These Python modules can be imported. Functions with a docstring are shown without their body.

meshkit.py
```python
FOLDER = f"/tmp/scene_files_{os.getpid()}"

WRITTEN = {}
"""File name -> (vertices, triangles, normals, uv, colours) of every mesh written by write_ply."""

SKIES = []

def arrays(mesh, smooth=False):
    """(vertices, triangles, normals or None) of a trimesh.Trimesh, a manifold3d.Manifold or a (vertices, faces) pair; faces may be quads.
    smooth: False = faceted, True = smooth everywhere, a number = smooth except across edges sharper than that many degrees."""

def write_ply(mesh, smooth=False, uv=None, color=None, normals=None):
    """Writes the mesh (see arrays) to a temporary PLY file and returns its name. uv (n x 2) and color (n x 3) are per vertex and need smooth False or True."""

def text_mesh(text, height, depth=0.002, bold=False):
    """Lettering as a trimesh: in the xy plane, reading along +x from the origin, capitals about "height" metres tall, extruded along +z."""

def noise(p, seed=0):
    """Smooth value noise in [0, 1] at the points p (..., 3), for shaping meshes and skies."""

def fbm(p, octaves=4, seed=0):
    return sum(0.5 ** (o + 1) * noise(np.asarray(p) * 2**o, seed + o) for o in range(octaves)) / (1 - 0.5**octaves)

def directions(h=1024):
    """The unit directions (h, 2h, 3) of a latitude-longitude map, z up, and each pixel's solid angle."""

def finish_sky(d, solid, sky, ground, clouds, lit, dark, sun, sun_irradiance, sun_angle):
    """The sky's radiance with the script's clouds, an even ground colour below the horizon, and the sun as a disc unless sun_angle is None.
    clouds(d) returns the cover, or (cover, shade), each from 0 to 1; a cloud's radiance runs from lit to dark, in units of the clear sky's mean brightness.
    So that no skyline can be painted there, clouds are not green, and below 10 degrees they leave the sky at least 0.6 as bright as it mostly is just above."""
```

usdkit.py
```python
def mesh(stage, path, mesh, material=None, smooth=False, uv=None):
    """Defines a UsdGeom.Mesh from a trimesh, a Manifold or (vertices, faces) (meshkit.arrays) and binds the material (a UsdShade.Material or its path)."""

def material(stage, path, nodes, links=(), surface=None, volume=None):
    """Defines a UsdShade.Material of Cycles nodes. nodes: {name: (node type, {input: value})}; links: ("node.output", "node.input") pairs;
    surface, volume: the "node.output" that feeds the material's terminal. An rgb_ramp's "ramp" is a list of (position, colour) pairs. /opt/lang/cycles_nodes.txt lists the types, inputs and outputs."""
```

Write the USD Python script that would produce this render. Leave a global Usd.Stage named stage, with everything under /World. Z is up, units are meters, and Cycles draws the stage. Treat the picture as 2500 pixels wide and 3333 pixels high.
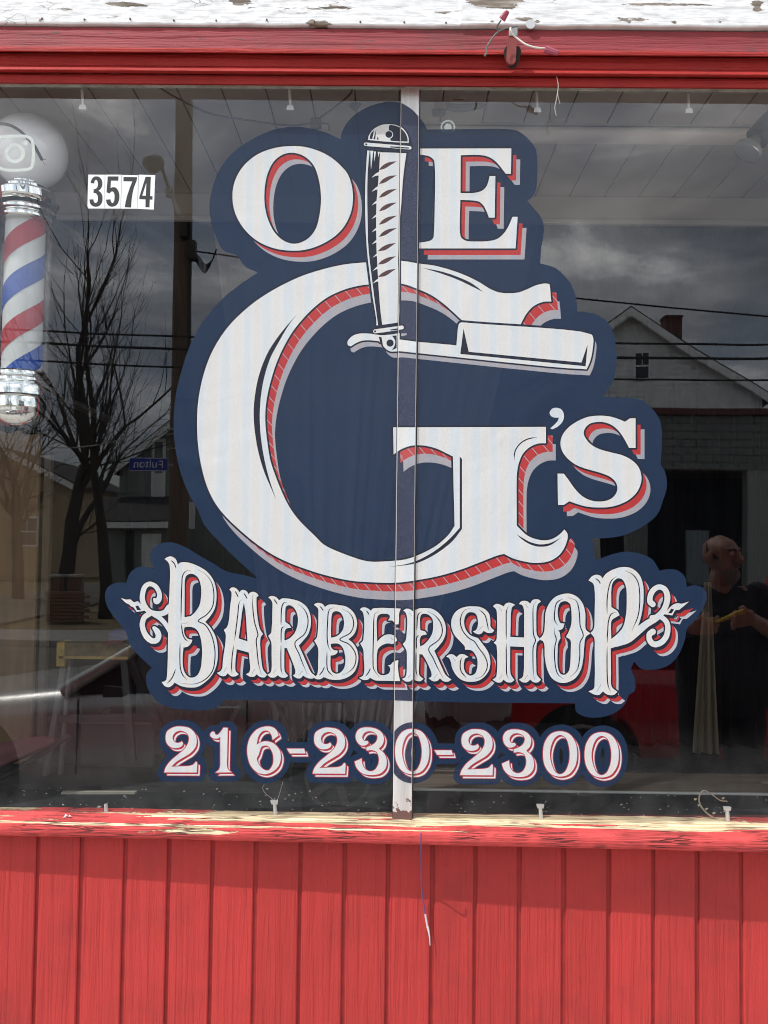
import math
import numpy as np
import trimesh
import manifold3d as m3
from shapely import Polygon, Point, box, union_all, affinity
from pxr import Usd, UsdGeom, UsdLux, UsdShade, Gf, Sdf, Vt
import usdkit
import meshkit

stage = Usd.Stage.CreateInMemory()
UsdGeom.SetStageUpAxis(stage, UsdGeom.Tokens.z)
UsdGeom.SetStageMetersPerUnit(stage, 1.0)
UsdGeom.Xform.Define(stage, '/World')
UsdGeom.Scope.Define(stage, '/World/Looks')

# ---- camera: x to the right along the shop front, y into the shop, the glass is the plane y = 0 ----
CAM = np.array([0.0, -2.0, 1.70])
FPX = 2800.0
YAW, PITCH, ROLL = math.radians(0.50), math.radians(2.3), math.radians(0.68)
fwd = np.array([-math.sin(YAW) * math.cos(PITCH), math.cos(YAW) * math.cos(PITCH), math.sin(PITCH)])
r0 = np.cross(fwd, [0, 0, 1.0]); r0 /= np.linalg.norm(r0)
u0 = np.cross(r0, fwd)
RIGHT = r0 * math.cos(ROLL) + u0 * math.sin(ROLL)
UP = u0 * math.cos(ROLL) - r0 * math.sin(ROLL)
cam = UsdGeom.Camera.Define(stage, '/World/camera')
cam.CreateFocalLengthAttr(FPX / 2500 * 36.0)
cam.CreateHorizontalApertureAttr(36.0)
cam.CreateVerticalApertureAttr(48.0)
cam.CreateClippingRangeAttr(Gf.Vec2f(0.02, 2000))
cam.CreateExposureAttr(0.62)
M = Gf.Matrix4d(*[float(k) for k in (*RIGHT, 0, *UP, 0, *(-fwd), 0, *CAM, 1)])
cam.AddTransformOp().Set(M)

# ---- sun and sky ----
SUN = np.array([-0.55, -0.40, 1.0]); SUN /= np.linalg.norm(SUN)
sun = UsdLux.DistantLight.Define(stage, '/World/sun')
sun.CreateIntensityAttr(0.62); sun.CreateNormalizeAttr(True); sun.CreateAngleAttr(0.5); sun.CreateColorAttr(Gf.Vec3f(1, 0.975, 0.94))
sx = np.cross([0, 1.0, 0], SUN); sx /= np.linalg.norm(sx); sy = np.cross(SUN, sx)
sun.AddTransformOp().Set(Gf.Matrix4d(*[float(k) for k in (*sx, 0, *sy, 0, *SUN, 0, 0, 0, 30, 1)]))
sky = UsdLux.DomeLight.Define(stage, '/World/sky')
CL = 13.0
sky_m = usdkit.material(stage, '/World/Looks/sky_air', {
    's': ('sky_texture', {'sky_type': 'single_scattering', 'sun_disc': False, 'sun_elevation': math.asin(SUN[2]), 'sun_rotation': math.atan2(SUN[0], SUN[1])}),
    'tc': ('texture_coordinate', {}), 'mp': ('mapping', {'scale': (1.0, 1.0, 2.6)}),
    'n': ('noise_texture', {'scale': 2.3, 'detail': 7, 'roughness': 0.58, 'distortion': 0.25}),
    'cov': ('rgb_ramp', {'ramp': [(0.36, (0.25, 0.25, 0.25)), (0.52, (1, 1, 1))]}),
    'n2': ('noise_texture', {'scale': 4.1, 'detail': 6, 'roughness': 0.6, 'distortion': 0.4}),
    'tone': ('rgb_ramp', {'ramp': [(0.33, (CL * .34, CL * .37, CL * .42)), (0.55, (CL * .72, CL * .75, CL * .80)), (0.70, (CL * 1.75, CL * 1.75, CL * 1.75))]}),
    'm': ('mix_color', {}), 'b': ('background_shader', {'strength': 0.1})},
    [('tc.generated', 'mp.vector'), ('mp.vector', 'n.vector'), ('mp.vector', 'n2.vector'), ('n.fac', 'cov.fac'), ('n2.fac', 'tone.fac'),
     ('cov.color', 'm.fac'), ('s.color', 'm.a'), ('tone.color', 'm.b'), ('m.result', 'b.color')], surface='b.background')
UsdShade.MaterialBindingAPI.Apply(sky.GetPrim()).Bind(sky_m)
for k, v in (('label', 'broken grey cloud over a pale sky'), ('kind', 'structure')):
    sky.GetPrim().SetCustomDataByKey(k, v)


# ---- where a point of the photograph lies ----
def ray(px, py):
    return fwd + (px - 1250) / FPX * RIGHT + (1666.5 - py) / FPX * UP


def P(px, py, y=0.0):
    d = ray(px, py)
    return CAM + d * ((y - CAM[1]) / d[1])


def PP(q, y=0.0):
    q = np.asarray(q, float)
    d = fwd + ((q[:, :1] - 1250) / FPX) * RIGHT + ((1666.5 - q[:, 1:2]) / FPX) * UP
    return CAM + d * ((y - CAM[1]) / d[:, 1:2])


def R(px, py, depth):
    """a point of the street that the glass mirrors: depth metres from the camera along y"""
    p = P(px, py, CAM[1] + depth)
    return np.array([p[0], -p[1], p[2]])


def proj(p):
    d = np.asarray(p, float) - CAM
    w = d @ fwd
    return 1250 + FPX * (d @ RIGHT) / w, 1666.5 - FPX * (d @ UP) / w


# ---- scene building helpers ----
COUNT = {}


def fresh(parent, name):
    k = f'{parent}/{name}'
    n = COUNT.get(k, 0)
    COUNT[k] = n + 1
    return k if n == 0 else f'{k}_{n:03d}'


def data(prim, label=None, cat=None, group=None, kind=None):
    for k, v in (('label', label), ('category', cat), ('group', group), ('kind', kind)):
        if v:
            prim.SetCustomDataByKey(k, v)
    return prim


def thing(name, label, cat, loc=(0, 0, 0), group=None, kind=None):
    """an Xform at the thing's base; its parts are given in world coordinates and moved to it"""
    x = UsdGeom.Xform.Define(stage, fresh('/World', name))
    x.AddTranslateOp().Set(Gf.Vec3d(*[float(k) for k in loc]))
    p = data(x.GetPrim(), label, cat, group, kind)
    ORIGIN[str(p.GetPath())] = np.array(loc, float)
    return p


ORIGIN = {}


def origin(path):
    while path and path not in ORIGIN:
        path = path.rsplit('/', 1)[0]
    return ORIGIN.get(path, np.zeros(3))


def vf(mesh):
    v, f, _ = meshkit.arrays(mesh)
    return np.asarray(v, float), np.asarray(f, int)


def obj(name, mesh, mat, parent=None, smooth=False, label=None, cat=None, group=None, kind=None, var=None):
    base = str(parent.GetPath()) if parent is not None else '/World'
    v, f = vf(mesh)
    m = usdkit.mesh(stage, fresh(base, name), (v - origin(base), f), mat, smooth=smooth)
    if var is not None:
        UsdGeom.PrimvarsAPI(m).CreatePrimvar('wear', Sdf.ValueTypeNames.FloatArray, 'vertex').Set(Vt.FloatArray.FromNumpy(np.asarray(var, np.float32)))
    return data(m.GetPrim(), label, cat, group, kind)


def join(ms):
    vs, fs, n = [], [], 0
    for m in ms:
        v, f = vf(m)
        vs.append(v); fs.append(f + n); n += len(v)
    return np.vstack(vs), np.vstack(fs)


def bx(x0, x1, y0, y1, z0, z1):
    m = trimesh.creation.box(extents=(x1 - x0, y1 - y0, z1 - z0))
    m.apply_translation(((x0 + x1) / 2, (y0 + y1) / 2, (z0 + z1) / 2))
    return m


def bevel_box(x0, x1, y0, y1, z0, z1, b=0.003):
    pts = [(x, y, z) for sx in (0, 1) for sy in (0, 1) for sz in (0, 1) for x, y, z in (
        ((x0, x1)[sx], (y0 + b, y1 - b)[sy], (z0 + b, z1 - b)[sz]), ((x0 + b, x1 - b)[sx], (y0, y1)[sy], (z0 + b, z1 - b)[sz]), ((x0 + b, x1 - b)[sx], (y0 + b, y1 - b)[sy], (z0, z1)[sz]))]
    return trimesh.convex.convex_hull(np.array(pts))


def tube(pts, r, n=6, cap=True):
    pts = np.asarray(pts, float)
    r = np.broadcast_to(np.asarray(r, float), (len(pts),))
    t = np.gradient(pts, axis=0)
    t /= np.maximum(np.linalg.norm(t, axis=1, keepdims=True), 1e-9)
    a = np.cross(t, [0.31, 0.2, 0.93]); bad = np.linalg.norm(a, axis=1) < .15
    a[bad] = np.cross(t[bad], [1, 0, 0]); a /= np.linalg.norm(a, axis=1, keepdims=True)
    b = np.cross(t, a)
    k = np.arange(n) / n * 2 * math.pi
    v = (pts[:, None] + r[:, None, None] * (np.cos(k)[None, :, None] * a[:, None] + np.sin(k)[None, :, None] * b[:, None])).reshape(-1, 3)
    f = []
    for i in range(len(pts) - 1):
        for j in range(n):
            p, q = i * n + j, i * n + (j + 1) % n
            f += [(p, q, q + n), (p, q + n, p + n)]
    if cap:
        v = np.vstack([v, pts[0], pts[-1]])
        c0, c1, l = len(v) - 2, len(v) - 1, (len(pts) - 1) * n
        for j in range(n):
            f += [(c0, (j + 1) % n, j), (c1, l + j, l + (j + 1) % n)]
    return v, np.array(f)


def sag(a, b, s, n=24):
    t = np.linspace(0, 1, n)[:, None]
    p = np.asarray(a) * (1 - t) + np.asarray(b) * t
    p[:, 2] -= (s * 4 * t * (1 - t))[:, 0]
    return p


def lathe(prof, c, n=40, k_=1.0):
    """prof: (radius, z) from top to bottom round the vertical axis through c"""
    prof = np.asarray(prof, float) * [k_, 1]
    k = np.arange(n) / n * 2 * math.pi
    v = np.array([[c[0] + r * math.sin(a), c[1] - r * math.cos(a), z] for r, z in prof for a in k])
    f = []
    for i in range(len(prof) - 1):
        for j in range(n):
            p, q = i * n + j, i * n + (j + 1) % n
            f += [(p, p + n, q + n), (p, q + n, q)]
    return v, np.array(f)


def sheet(shape, y, S=1.0):
    """flat print: a shapely shape in photograph pixels laid on the plane y"""
    vs, fs, n = [], [], 0
    for g in getattr(shape, 'geoms', [shape]):
        if g.geom_type != 'Polygon' or g.area < 2:
            continue
        v, f = trimesh.creation.triangulate_polygon(g.simplify(0.25), engine='earcut')
        f = np.asarray(f)
        if len(f) == 0:
            continue
        w = PP(v, y)
        e1, e2 = w[f[:, 1]] - w[f[:, 0]], w[f[:, 2]] - w[f[:, 0]]
        flip = np.cross(e1, e2)[:, 1] > 0
        f[flip] = f[flip][:, ::-1]
        vs.append(w); fs.append(f + n); n += len(w)
    return (np.vstack(vs), np.vstack(fs)) if vs else None


def grid(xs, prof, bump=None):
    """a strip along x: prof(x) gives its (y, z) points; returns the mesh and the point grid"""
    pts = np.array([[(x, y, z) for y, z in prof(x)] for x in xs])
    if bump is not None:
        pts = bump(pts)
    n, m = pts.shape[:2]
    i, j = np.meshgrid(np.arange(n - 1), np.arange(m - 1), indexing='ij')
    a = (i * m + j).ravel(); b = a + m
    f = np.vstack([np.c_[a, a + 1, b + 1], np.c_[a, b + 1, b]])
    return (pts.reshape(-1, 3), f), pts


def hull(pts):
    return trimesh.convex.convex_hull(np.asarray(pts, float))


# ---- materials ----
def mat(name, nodes, links=(), surface='p.BSDF', volume=None):
    return usdkit.material(stage, '/World/Looks/' + name, nodes, links, surface=surface, volume=volume)


def plain(name, col, rough=0.5, metal=0.0, var=0.0, scale=8.0, bump=0.0, bscale=60.0, spec=0.5, stretch=(1, 1, 1), **kw):
    n = {'p': ('principled_bsdf', {'base_color': col, 'roughness': rough, 'metallic': metal, 'specular_ior_level': spec, **kw})}
    l = []
    if var or bump:
        n['g'] = ('geometry', {}); n['mp'] = ('mapping', {'scale': stretch}); l.append(('g.position', 'mp.vector'))
    if var:
        lo, hi = [c * (1 - var) for c in col], [min(c * (1 + var), 1) for c in col]
        n['n'] = ('noise_texture', {'scale': scale, 'detail': 6, 'roughness': 0.6}); n['r'] = ('rgb_ramp', {'ramp': [(0.3, lo), (0.7, hi)]})
        l += [('mp.vector', 'n.vector'), ('n.fac', 'r.fac'), ('r.color', 'p.base_color')]
    if bump:
        n['n2'] = ('noise_texture', {'scale': bscale, 'detail': 5, 'roughness': 0.6}); n['b'] = ('bump', {'strength': 1.0, 'distance': bump})
        l += [('mp.vector', 'n2.vector'), ('n2.fac', 'b.height'), ('b.normal', 'p.normal')]
    return mat(name, n, l)
# ---- traced outlines of the lettering -------------------------------------------------
# a view is (x0, y0, scale): the numbers are read off an enlarged view of the print; "!" marks a corner
VIEW = dict(O=(680, 400, 3.0), R=(1100, 330, 4.508), E=(1300, 420, 3.0), K=(1100, 780, 4.508), B=(1300, 820, 2.37),
            G=(600, 820, 2.353), H=(1200, 1300, 2.37), S=(1760, 1280, 3.77), L=(0, 1660, 1.3272), M=(1250, 1660, 1.3272),
            N=(0, 0, 1.3272), P=(1250, 0, 1.3272), Q=(0, 830, 1.3272), T=(1250, 830, 1.3272),
            a=(380, 1780, 4.1475), b=(690, 1890, 4.1475), c=(1000, 1930, 4.1475), d=(1390, 1900, 4.1475), e=(1740, 1820, 2.9625),
            f=(500, 2330, 3.318), g=(980, 2330, 3.318), n=(270, 540, 6.38), i=(0, 330, 5.53))


def parse(s):
    pts, cor, v = [], [], None
    for t in s.split():
        if t[0].isalpha():
            v = VIEW[t[0]]
            continue
        c = t.endswith('!')
        x, y = t.rstrip('!').split(',')[:2]
        pts.append((v[0] + float(x) / v[2], v[1] + float(y) / v[2]))
        cor.append(c)
    return np.array(pts), cor


def spline(P, closed, n=6):
    """centripetal-ish Catmull-Rom through P"""
    P = np.asarray(P, float)
    if len(P) == 2:
        return P
    if closed:
        Q = np.vstack([P[-1], P, P[0], P[1]])
        m = len(P)
    else:
        Q = np.vstack([2 * P[0] - P[1], P, 2 * P[-1] - P[-2]])
        m = len(P) - 1
    out = []
    for k in range(m):
        p0, p1, p2, p3 = Q[k:k + 4]
        d01, d12, d23 = (max(np.linalg.norm(b - a), 1e-6) ** .5 for a, b in ((p0, p1), (p1, p2), (p2, p3)))
        m1 = (p2 - p1) + d12 * ((p1 - p0) / d01 - (p2 - p0) / (d01 + d12))
        m2 = (p2 - p1) + d12 * ((p3 - p2) / d23 - (p3 - p1) / (d12 + d23))
        t = np.linspace(0, 1, n, endpoint=False)[:, None]
        out.append((2 * t**3 - 3 * t**2 + 1) * p1 + (t**3 - 2 * t**2 + t) * m1 + (-2 * t**3 + 3 * t**2) * p2 + (t**3 - t**2) * m2)
    if not closed:
        out.append(P[-1:])
    return np.vstack(out)


def path(s, closed=True, n=6):
    P, c = parse(s)
    if closed and any(c):
        k = c.index(True)
        P, c = np.roll(P, -k, 0), c[k:] + c[:k]
        P, c = np.vstack([P, P[:1]]), c + [True]
    elif closed:
        return spline(P, True, n)
    ks = sorted({0, len(P) - 1} | {k for k, x in enumerate(c) if x})
    out = []
    for a, b in zip(ks[:-1], ks[1:]):
        q = spline(P[a:b + 1], False, n)
        out.append(q[:-1])
    if not closed:
        out.append(P[-1:])
    return np.vstack(out)


def poly(s, *holes):
    p = Polygon(path(s)).buffer(0)
    for h in holes:
        p = p.difference(Polygon(path(h)).buffer(0))
    return p


def line(s, w):
    """a tapered pen stroke of width w (pixels), pointed at both ends"""
    q = path(s, False, 5)
    L = np.r_[0, np.cumsum(np.linalg.norm(np.diff(q, axis=0), axis=1))]
    t = L / max(L[-1], 1e-6)
    r = w / 2 * np.clip(np.minimum(t, 1 - t) * 6, .25, 1)
    return union_all([Point(*a).buffer(ra, 6).union(Point(*b).buffer(rb, 6)).convex_hull for a, b, ra, rb in zip(q[:-1], q[1:], r[:-1], r[1:])])


def brush(s):
    """a stroke of varying width: x,y,width in view units"""
    v = VIEW[s.split()[0]]
    q = np.array([[float(k) for k in t.split(',')] for t in s.split()[1:]])
    q = spline(q / v[2] + np.array([v[0], v[1], 0]), False, 6)
    return union_all([Point(a[0], a[1]).buffer(a[2] / 2, 8).union(Point(b[0], b[1]).buffer(b[2] / 2, 8)).convex_hull for a, b in zip(q[:-1], q[1:])])


LET = {}     # name -> (white shape, dark inline strokes)
LET['O'] = (poly("O 820,225 940,235 1050,265 1150,310 1230,365 1300,430 1350,490 1390,590 1408,740 1378,900 1290,1050 1150,1160 980,1230 830,1248 640,1225 470,1150 340,1030 260,890 230,740 250,580 330,430 470,310 640,245",
                 "O 830,292 930,325 1020,410 1075,560 1095,740 1080,900 1040,1040 960,1135 840,1180 740,1155 650,1080 580,950 545,800 545,640 575,490 640,370 730,305"), None)
LET['E'] = (poly("E 200,190! 1093,188! 1090,437! 1040,437! 1000,385 950,325 890,280 820,257 740,252 600,255! 597,625! 740,622 810,600 850,560 870,510 882,458! 937,458! 932,865! 875,865! 850,800 820,745 780,710 720,697 595,692! 592,1010 605,1060 650,1090 740,1098 860,1095 950,1075 1010,1030 1060,960 1105,857! 1155,857! 1135,1165! 190,1165! 192,1110! 260,1100 310,1085 332,1060 338,1010 345,340 335,300 300,270 250,255 200,250!"), None)
LET['G'] = (poly("G 1385,80 1200,100 1000,150 850,205 640,315 480,430 330,580 220,750 150,930 108,1130 97,1320 105,1480 130,1640 175,1800 240,1930 330,2040 L 1100,140 1200,205 1350,265 1500,303 H 0,1410 200,1415 370,1395 550,1360 720,1310 900,1240 1000,1202 1045,1192! 1110,1225 1200,1250 1290,1262 1400,1245 1480,1190 1525,1110 1535,1040 1510,1003! 1475,1040 1420,1075 1360,1087 1290,1078 1220,1047 1143,975! 1143,600 1148,540 1162,480 1190,420 1240,370 1310,340 1368,338! 1368,212! 188,215! 193,425! 250,385 330,357 420,355 520,378 600,415 650,440! 663,975! 620,1040 540,1115 450,1170 360,1210 280,1235 150,1248 0,1250 L 1500,195 1400,150 G 1005,2180 870,2045 800,1945 748,1840 700,1720 660,1600 635,1450 620,1300 622,1200 640,1080 670,960 710,840 765,720 830,610 910,510 1000,420 1100,345 1220,290 1320,262 1400,250 K 925,645 B 140,285 250,335 330,390 400,450 480,525! 930,570! 950,530 985,470 1040,415 1110,385 1172,382! 1160,250! 1130,243 1060,255 980,290 920,312 850,318 770,312 700,285 620,235 520,185 400,140 270,105 140,88 K 925,310"),
            union_all([poly("G 865,475! 740,620 640,770 570,950 535,1150 533,1300 560,1500 610,1680 670,1820 705,1900! 660,1770 620,1620 590,1450 578,1280 585,1120 610,970 660,810 730,680 800,560"),
                       poly("B 175,122! 330,152 450,192 560,243 650,310! 560,266 450,214 330,169"),
                       poly("H 703,440! 720,460! 720,1000! 650,1090 560,1165 470,1220 380,1260 280,1280 150,1292! 290,1270 370,1245 460,1200 550,1140 640,1060 703,990!"),
                       line("H 1122,470 1130,400 1170,340 1230,305 1300,292", 4), poly("H 1140,1040! 1190,1085 1250,1120 1320,1137 1400,1125 1490,1062! 1400,1108 1320,1118 1250,1102 1190,1070")]))
LET['apostrophe'] = (poly("S 110,240 140,190 190,178 250,195 282,245 285,300 260,360 200,415 140,442! 118,430! 175,380 215,330 222,298! 180,300 130,282"), None)
LET['S'] = (poly("S 1165,305! 1095,308! 1035,350! 960,318 850,285 720,275 580,290 440,350 330,430 265,520 243,610 260,700 320,790 420,870 520,915 640,950 760,985 860,1030 920,1090 942,1160 925,1230 870,1290 790,1322 700,1328 600,1310 500,1255 410,1160 340,1060 285,988! 207,985! 213,1372! 285,1370! 350,1325! 450,1360 560,1390 700,1402 850,1395 980,1360 1100,1295 1190,1200 1235,1080 1230,980 1190,890 1110,815 1000,760 860,725 720,685 620,630 550,550 528,490 545,430 600,375 690,352 790,358 880,395 960,465 1020,550 1085,670! 1165,672!"), None)
# straight razor (the L of the logo)
razor_handle = union_all([poly("R 430,718! 465,722! 440,1000 430,1300 432,1600 440,1900 K 440,0 455,200 490,500 540,900 590,1255! 565,1258! 560,1150 510,850 465,500 430,200 415,0 R 410,1950 398,1600 400,1250 415,950"),
                          poly("R 620,745! 605,1000 585,1250 565,1500 560,1800 565,2100 K 565,100 580,400 600,750 625,1050 650,1250! 895,1215! 900,1000 890,700 882,300 R 895,2000 910,1700 930,1500 950,1200 970,1000 1005,760!"),
                          poly("R 475,725! 520,725! 485,1000!"), poly("R 530,735! 560,735! 532,885!"), poly("R 585,740! 615,740! 592,820!")]
                         + [poly(f"R 495,{y}! 560,{y-65} 625,{y-95}! 625,{y-30}! 560,{y-30}") for y in (1120, 1325, 1525, 1725, 1920, 2100)]
                         + [poly(f"K 510,{y}! 570,{y-60} 630,{y-90}! 630,{y-25}! 570,{y-30}") for y in (265, 460, 645)])
razor_wraps = union_all([poly(f"R 600,{y-110}! 650,{y-175} 740,{y-225} 868,{y-243}! 780,{y-190} 690,{y-135}") for y in (1120, 1325, 1525, 1725, 1920, 2100)]
                        + [poly(f"K 585,{y-95}! 640,{y-150} 740,{y-200} 855,{y-218}! 780,{y-165} 690,{y-110}") for y in (265, 460, 645)])
razor_cap = union_all([poly("R 440,565! 450,510 490,440 560,380 650,342 740,333 850,345 940,385 1000,450 1035,530 1040,608! 770,595"),
                       Point(1100 + 620 / 4.508, 330 + 643 / 4.508).buffer(1)])
razor_cap = razor_cap.difference(union_all([poly("R 755,352 860,362 930,400 990,465 1020,540 1025,590! 905,585 775,578! 765,540 752,450"), poly("R 465,550! 480,480 530,420! 505,550!"), poly("R 520,552! 562,405! 548,555!"), poly("R 570,560! 585,510! 598,560!")]))
ring = Point(1100 + 748 / 4.508, 330 + 485 / 4.508)
razor_cap = razor_cap.union(ring.buffer(13.8)).difference(ring.buffer(11.2))
razor_cap = razor_cap.union(brush("R 405,628,50 700,652,50 1055,680,50")).difference(union_all([brush("R 775,668,18 900,676,20 1035,684,20"), Point(1100 + 415 / 4.508, 330 + 630 / 4.508).buffer(3.4)]))
razor_blade = union_all([poly("B 0,675! 130,692 440,720! 462,552 482,543! 1478,635 1495,660 1490,760 1470,850 1445,905! 1250,893 470,815 0,765! K 860,1640! 770,1640 700,1600 650,1540 600,1490! 560,1485 450,1475 350,1485 260,1520 190,1565! 150,1550 140,1500 180,1440 250,1395 350,1375 480,1380 620,1400 780,1392 905,1370! 905,1455!"),
                         brush("K 545,1345,58 700,1325,60 940,1288,56")])
razor_blade = razor_blade.difference(union_all([poly("B 495,590! 535,770! 1405,853! 1453,712! 1437,882! 470,787!"), brush("K 775,1325,16 870,1312,22"), Point(1100 + 545 / 4.508, 780 + 1345 / 4.508).buffer(3.4),
                                               poly("K 600,1425! 640,1432! 668,1585! 625,1520"), poly("K 795,1410! 862,1405! 862,1590! 790,1625! 830,1560 840,1480")]))
hub = Point(1100 + 765 / 4.508, 780 + 1517 / 4.508)
razor_blade = razor_blade.union(hub.buffer(15)).difference(hub.buffer(11.8))
LET['razor'] = (union_all([razor_handle, razor_cap, razor_blade]), None)
# BARBERSHOP
st = lambda *q: union_all([line(s, 3.6) for s in q])
LET['b1'] = (union_all([poly("a 645,165! 680,140 730,128 780,150 810,190 822,240! 860,212 910,205 1000,220 1120,270 1230,345 1310,460 1345,600 1345,720 1320,840 1260,940 1195,1012! 1260,1080 1330,1200 1360,1330 1365,1480 1340,1620 1280,1740 1190,1830 1090,1890 980,1900 870,1880 810,1850 780,1832! 750,1870 700,1895 650,1880 605,1825! 645,1815 670,1790 680,1700 690,1500 692,1200 698,900 712,600 720,350 710,240 680,190",
                             "a 915,950! 918,600 920,450 940,390 985,365 1040,370 1100,420 1135,520 1140,650 1120,780 1060,880 1000,935!",
                             "a 915,1085! 980,1080 1040,1090 1090,1130 1130,1220 1150,1350 1150,1500 1130,1650 1090,1730 1030,1765 970,1755 920,1700 895,1620 890,1500 900,1360! 960,1345 1010,1290 1020,1255! 960,1240 920,1190 908,1130"),
                        brush("a 505,705,30 540,735,80 575,690,70 570,610,62 520,530,62 440,500,62 380,540,66 348,640,68 350,730,70 390,820,70 450,880,70 560,905,74 650,885,74 710,820,90"),
                        brush("a 505,1095,50 545,1140,75 565,1200,76 540,1260,74 480,1270,76 410,1220,78 360,1130,72 345,1040,70 375,950,70 450,900,72"), brush("a 500,905,70 580,960,62 640,1020,62 690,1090,62 715,1150,50"),
                        poly("a 55,690! 130,712 185,710 230,745 285,733! 410,858! 270,878! 225,815! 190,800 165,775 130,760", "a 252,800! 290,793! 328,855! 275,852!")]),
             st("a 1000,318 930,330 890,390 880,480 870,800 868,995", "a 868,1040 880,1100 890,1170 920,1240 970,1280", "a 855,1300 852,1500 860,1640 890,1730 950,1795", "a 1100,310 1200,370 1280,480 1310,620 1295,800 1220,910 1100,1000 1190,1050 1270,1170 1320,1350 1325,1520 1290,1680 1180,1800 1050,1850 870,1845", "a 735,180 780,230 800,290", "a 680,1845 740,1780 770,1720 795,1650", "a 868,1040 960,1025"))
LET['a'] = (poly("b 235,120! 260,95 300,92 340,115 372,158! 395,130 430,125 470,145 493,185! 520,158 560,150 605,170 630,205! 605,220 600,260 605,400 625,560 650,660 690,720! 660,760 650,820 655,950 670,1100 690,1200 745,1270! 710,1305 650,1300 603,1265! 570,1295 510,1295 458,1262! 500,1240 515,1200 510,1100 497,970! 335,925! 320,1050 315,1200 330,1235 362,1262! 320,1290 260,1290 212,1250! 180,1285 120,1285 65,1245! 110,1225 135,1190 150,1050 180,850 185,720 160,665! 200,630 225,560 245,350 265,200 260,150",
                 "b 430,300! 450,400 480,820! 360,780! 385,600 410,400"),
            st("b 400,255 370,290 350,450 325,650 305,810", "b 295,875 275,1000 265,1150 270,1250", "b 310,140 335,180 355,225", "b 430,170 455,205 475,245", "b 560,190 548,220 550,350 575,560 620,735 600,790 610,950 630,1130 665,1265", "b 160,1235 200,1165", "b 540,1255 578,1190"))
LET['r1'] = (poly("b 760,230! 785,210 830,208 875,230 905,265! 950,240 1010,240 1100,255 1200,290 1290,370 1330,480 1335,590 1300,720 1240,800 1172,875! 1230,1000 1290,1140 1340,1240 1400,1290! 1360,1320 1290,1315 1228,1280! 1200,1315 1140,1315 1092,1280! 1120,1260 1125,1215 1080,1080 1010,910! 978,910! 975,1100 985,1230 1030,1285! 990,1310 930,1305 887,1278! 850,1305 790,1305 745,1270! 790,1240 805,1190 805,1000 800,830 760,745! 795,710 810,600 815,400 815,300 790,250",
                  "b 988,550! 990,400 1000,350 1040,330 1090,350 1135,410 1160,500 1155,600 1120,700 1060,770 1000,803! 978,803! 980,700 1000,650 1070,635! 1040,590 1000,565"),
             st("b 1015,290 970,300 945,350 935,450 933,600", "b 985,615 945,640 935,700 933,840", "b 932,870 930,1100 935,1210 955,1265", "b 1160,315 1240,380 1290,480 1295,590 1250,720 1120,840 1180,1000 1250,1180 1290,1265", "b 835,250 862,285 882,320", "b 825,1255 862,1200", "b 1170,1275 1220,1220"))
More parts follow.
